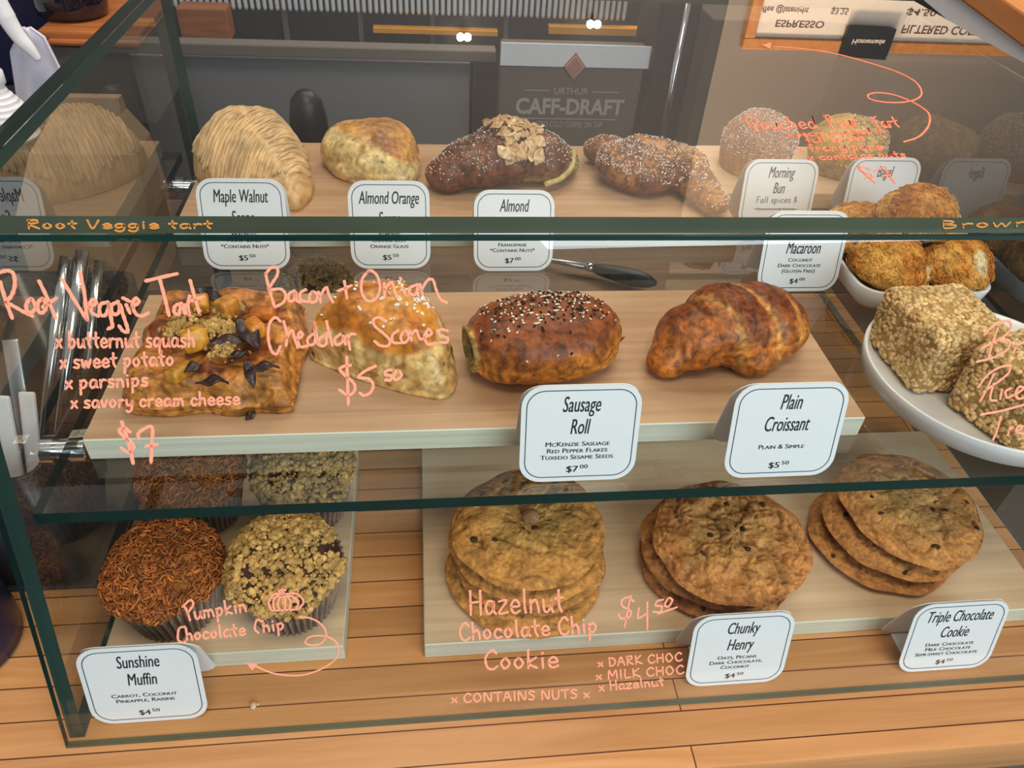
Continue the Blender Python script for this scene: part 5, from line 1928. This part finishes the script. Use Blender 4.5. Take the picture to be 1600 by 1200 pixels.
tw_ = thing('tap_tower', 'black column with a silver pole beside the draft box', 'tap tower', (0, 0, 0))
px_box('column', 1040, 1108, -30, 400, 1.30, .16, 'black', tw_, .008, -.95)
p0, p1 = aty(1078, -10, 1.26), aty(1031, 232, 1.26)
obj('silver_pole', tube([p0, p1 + (p1 - p0) * .6], [.0065, .0065], 14), 'chrome', tw_)

cb = thing('back_cabinet', 'plain brown cabinet front behind the right half of the case', 'cabinet', (0, 0, 0))
px_box('cabinet_front', 1112, 1800, 40, 400, 1.55, .40, 'brown_panel', cb, .004, -.95)

wc = thing('wooden_crate', 'small reddish wooden crate on the back shelf', 'crate', (0, 0, 0))
px_box('crate_front', 274, 352, 14, 64, 1.62, .06, 'crate', wc, .003)

# ---------------------------------------------------------------- upper left: espresso corner
es = thing('espresso_machine', 'dark navy machine body at the top left', 'espresso machine', (0, 0, 0))
px_box('machine_body', -140, 54, -30, 330, 1.24, .19, 'navy', es, .01, .0)
st_ = thing('machine_stand', 'small dark table under the espresso corner', 'table', (0, 0, 0))
q0, q1 = aty(-160, 330, 1.02), aty(200, 330, 1.02)
obj('table_top', box(q0[0], q1[0], .94, 1.44, -.04, 0.0, .003), 'recess', st_, False)
obj('table_base', box(q0[0] + .02, q1[0] - .02, .97, 1.40, -.95, -.04), 'recess', st_, False)
ty = thing('wooden_tray', 'orange brown wooden tray under the dark carafe', 'tray', (0, 0, 0))
px_box('tray_board', 56, 215, 50, 64, 1.06, .22, 'crate', ty, .004)
px_box('tray_lip', 72, 215, 64, 74, 1.05, .23, 'crate', ty, .004)
px_box('tray_base', 66, 215, 74, 330, 1.07, .20, 'brown_panel', ty, .004, 0.0)
cp = aty(112, 34, 1.13)
cf = thing('coffee_carafe', 'dark glass carafe standing on the wooden tray', 'carafe', (cp[0], 1.15, aty(135, 50, 1.06)[2] + .0005))
obj('glass_bowl', lathe([(.046, 0), (.053, .004), (.056, .02), (.054, .05), (.040, .08), (.034, .10)], 40), 'carafe', cf)
tl = thing('cloth_towel', 'pale lavender cloth hanging below the white handle', 'towel', (0, 0, 0))
# draped cloth: folded sheet with depth
nu_, nv_ = 40, 30
V, F = [], []
for sd in (0, 1):
    for j in range(nv_):
        f = j / (nv_ - 1)
        xl = np.interp(f, [0, .25, 1], [32, 14, 26])
        xr_ = np.interp(f, [0, .1, .45, 1], [46, 68, 96, 104])
        yy = 44 + f * 150
        for i in range(nu_):
            u_ = i / (nu_ - 1)
            p = aty(xl + (xr_ - xl) * u_, yy, .95)
            V.append((p[0], .95 + .008 * math.sin(u_ * 9 + f * 2) * (.3 + f) + sd * .006, p[2]))
m = nu_ * nv_
for j in range(nv_ - 1):
    for i in range(nu_ - 1):
        a_ = j * nu_ + i
        F.append((a_, a_ + 1, a_ + nu_ + 1, a_ + nu_))
        F.append((m + a_, m + a_ + nu_, m + a_ + nu_ + 1, m + a_ + 1))
for j in range(nv_ - 1):
    for i in (0, nu_ - 1):
        a_, b_ = j * nu_ + i, (j + 1) * nu_ + i
        F.append((a_, b_, m + b_, m + a_) if i == 0 else (b_, a_, m + a_, m + b_))
for i in range(nu_ - 1):
    for j in (0, nv_ - 1):
        a_, b_ = j * nu_ + i, j * nu_ + i + 1
        F.append((b_, a_, m + a_, m + b_) if j == 0 else (a_, b_, m + b_, m + a_))
obj('cloth', (np.array(V), F), 'towel', tl)
hk = [aty(x, y, .90) for x, y in ((-6, -10), (4, 14), (14, 34), (30, 58), (48, 78), (61, 94))]
tag(obj('lever_handle', tube(catmull(hk, 6), np.interp(np.linspace(0, 1, 31), [0, .3, .7, 1], [.0095, .012, .0095, .0045]), 14), 'white', es), 'curved white lever handle')
bp_ = aty(12, 150, .80)
zr_ = float(aty(3, 216, .80)[2])
rs = thing('riser_block', 'dark block under the white ribbed bottle', 'stand', (aty(-4, 150, .80)[0], .80, .0045))
obj('riser_body', box(-.05, .036, -.045, .05, 0, zr_ - .0045, .004), 'black', rs, False)
bt_ = thing('ribbed_bottle', 'white ribbed bottle at the left edge beside the towel', 'bottle', (aty(-4, 150, .80)[0], .80, zr_ + .0005))
ztb = aty(6, 106, .80)[2] - zr_
prof = [(.030, 0)]
nk_ = max(4, int((ztb - .03) / .0062))
for k in range(nk_):
    z = .004 + k * (ztb - .03) / nk_
    r0 = np.interp(z, [0, ztb * .35, ztb - .03], [.034, .032, .012])
    prof += [(r0, z), (r0 + .0012, z + .0022), (r0, z + .0044)]
prof += [(.0125, ztb - .024), (.016, ztb - .02), (.0165, ztb - .006), (.012, ztb), (.004, ztb + .001)]
obj('bottle_body', lathe(prof, 36), 'white', bt_)

# ---------------------------------------------------------------- upper right: wooden ledge with white front
lg = thing('side_ledge', 'orange wooden ledge with a white side panel at the top right', 'ledge', (0, 0, 0))
zl = .30
a, b = atz(1488, 0, zl), atz(1600, 86, zl)
xl_ = (a[0] + b[0]) / 2 - .002
yaw = math.atan2(a[1] - b[1], a[0] - b[0]) - math.pi / 2
le = obj('wood_top', box(0, .28, -.35, .75, -.03, .0, .003), 'ledge', lg, False)
wp_ = obj('white_side', box(.006, .27, -.345, .745, -.062, -.031, .001), 'white', lg, False)
lo = obj('ledge_base', box(.03, .26, -.33, .73, -1.28, -.0625), 'dark_panel', lg, False)
lg.location = (float(b[0]), float(b[1]), zl + .035)
lg.rotation_euler = (0, 0, yaw)

# ---------------------------------------------------------------- high on the back wall: the menu board and lamps mirrored in the top pane
YW = 2.296
mbd = thing('menu_board', 'wood framed menu board on the back wall, mirrored in the top pane', 'menu board', (0, 0, 0))
A, Bq = mirrored(1155, 72, YW), mirrored(1345, 6, YW)
x0 = A[0]
x1 = mirrored(1700, 80, YW)[0]
zt2 = A[2]
zb2 = mirrored(1300, -60, YW)[2]
obj('menu_sheet', box(x0 + .03, x1, YW - .020, YW - .012, zb2, zt2 - .03), 'paper', mbd, False)
fw = .035
for g, nm in ((box(x0, x1 + .03, YW - .03, YW, zt2 - fw, zt2, .003), 'frame_bar'), (box(x0, x0 + fw, YW - .03, YW, zb2, zt2 - fw, .003), 'frame_bar'), (box(x0, x1 + .03, YW - .03, YW, zb2 - fw, zb2, .003), 'frame_bar')):
    obj(nm, g, 'ledge', mbd, False)


def wall_text(body, px, py, hpx, wpx, mat='menu_ink', Y=YW - .0205):
    c = mirrored(px, py, Y)
    k = (np.linalg.norm(c - atz(px, py, ZT)) + np.linalg.norm(atz(px, py, ZT) - CAM)) / F_PX
    V, F = fit_text(body, 0, 0, hpx * k, wpx * k, offset=.02)
    return np.stack([V[:, 0] + c[0], np.full(len(V), Y), V[:, 1] + c[2]], 1), F


V, F, _ = join(wall_text('ESPRESSO', 1250, 38, 9, 68), wall_text('FILTERED COFFEE', 1478, 48, 10, 118), wall_text('coffee @latenight', 1222, 16, 8, 74), wall_text('$3.25', 1312, 18, 8, 24), wall_text('$4.50', 1440, 20, 8, 40))
obj('menu_print', (V, F), 'menu_ink', mbd, False)
bs = thing('black_sign', 'small black sign hanging in front of the menu board', 'sign', (0, 0, 0))
YS = 2.250
cs = [mirrored(x, y, YS) for x, y in ((1326, 42), (1401, 46), (1384, 94), (1312, 88))]
V = np.concatenate([np.array(cs), np.array(cs) + np.array([0, .0155, 0])])
obj('sign_panel', (V, [(3, 2, 1, 0), (4, 5, 6, 7), (0, 1, 5, 4), (1, 2, 6, 5), (2, 3, 7, 6), (3, 0, 4, 7)]), 'black', bs, False)
cm = mirrored(1357, 66, YS - .001)
k = 2.4 / F_PX
V, F = fit_text('Homemade', 0, 0, 8 * k, 56 * k, offset=.02)
obj('sign_print', (np.stack([V[:, 0] + cm[0], np.full(len(V), YS - .001), V[:, 1] + cm[2]], 1), F), 'paper', bs, False)
for (px, py), lab in (((725, 58), 'small twin bulb wall lamp mirrored in the top pane above the fridge'), ((928, 38), 'small twin bulb wall lamp mirrored in the top pane above the draft box')):
    c = mirrored(px, py, 2.255)
    lp = thing('twin_lamp', lab, 'lamp', c, 0, 'twin bulb lamps above the back counter')
    for s_ in (-1, 1):
        q = obj('bulb', (ICO2[0] * .0125 + np.array([s_ * .011, 0, 0]), ICO2[1]), 'bulb', lp)
    obj('wall_mount', tube([(0, .045, 0), (0, .012, 0), (0, .004, 0)], [.014, .014, .006], 16), 'chrome', lp)
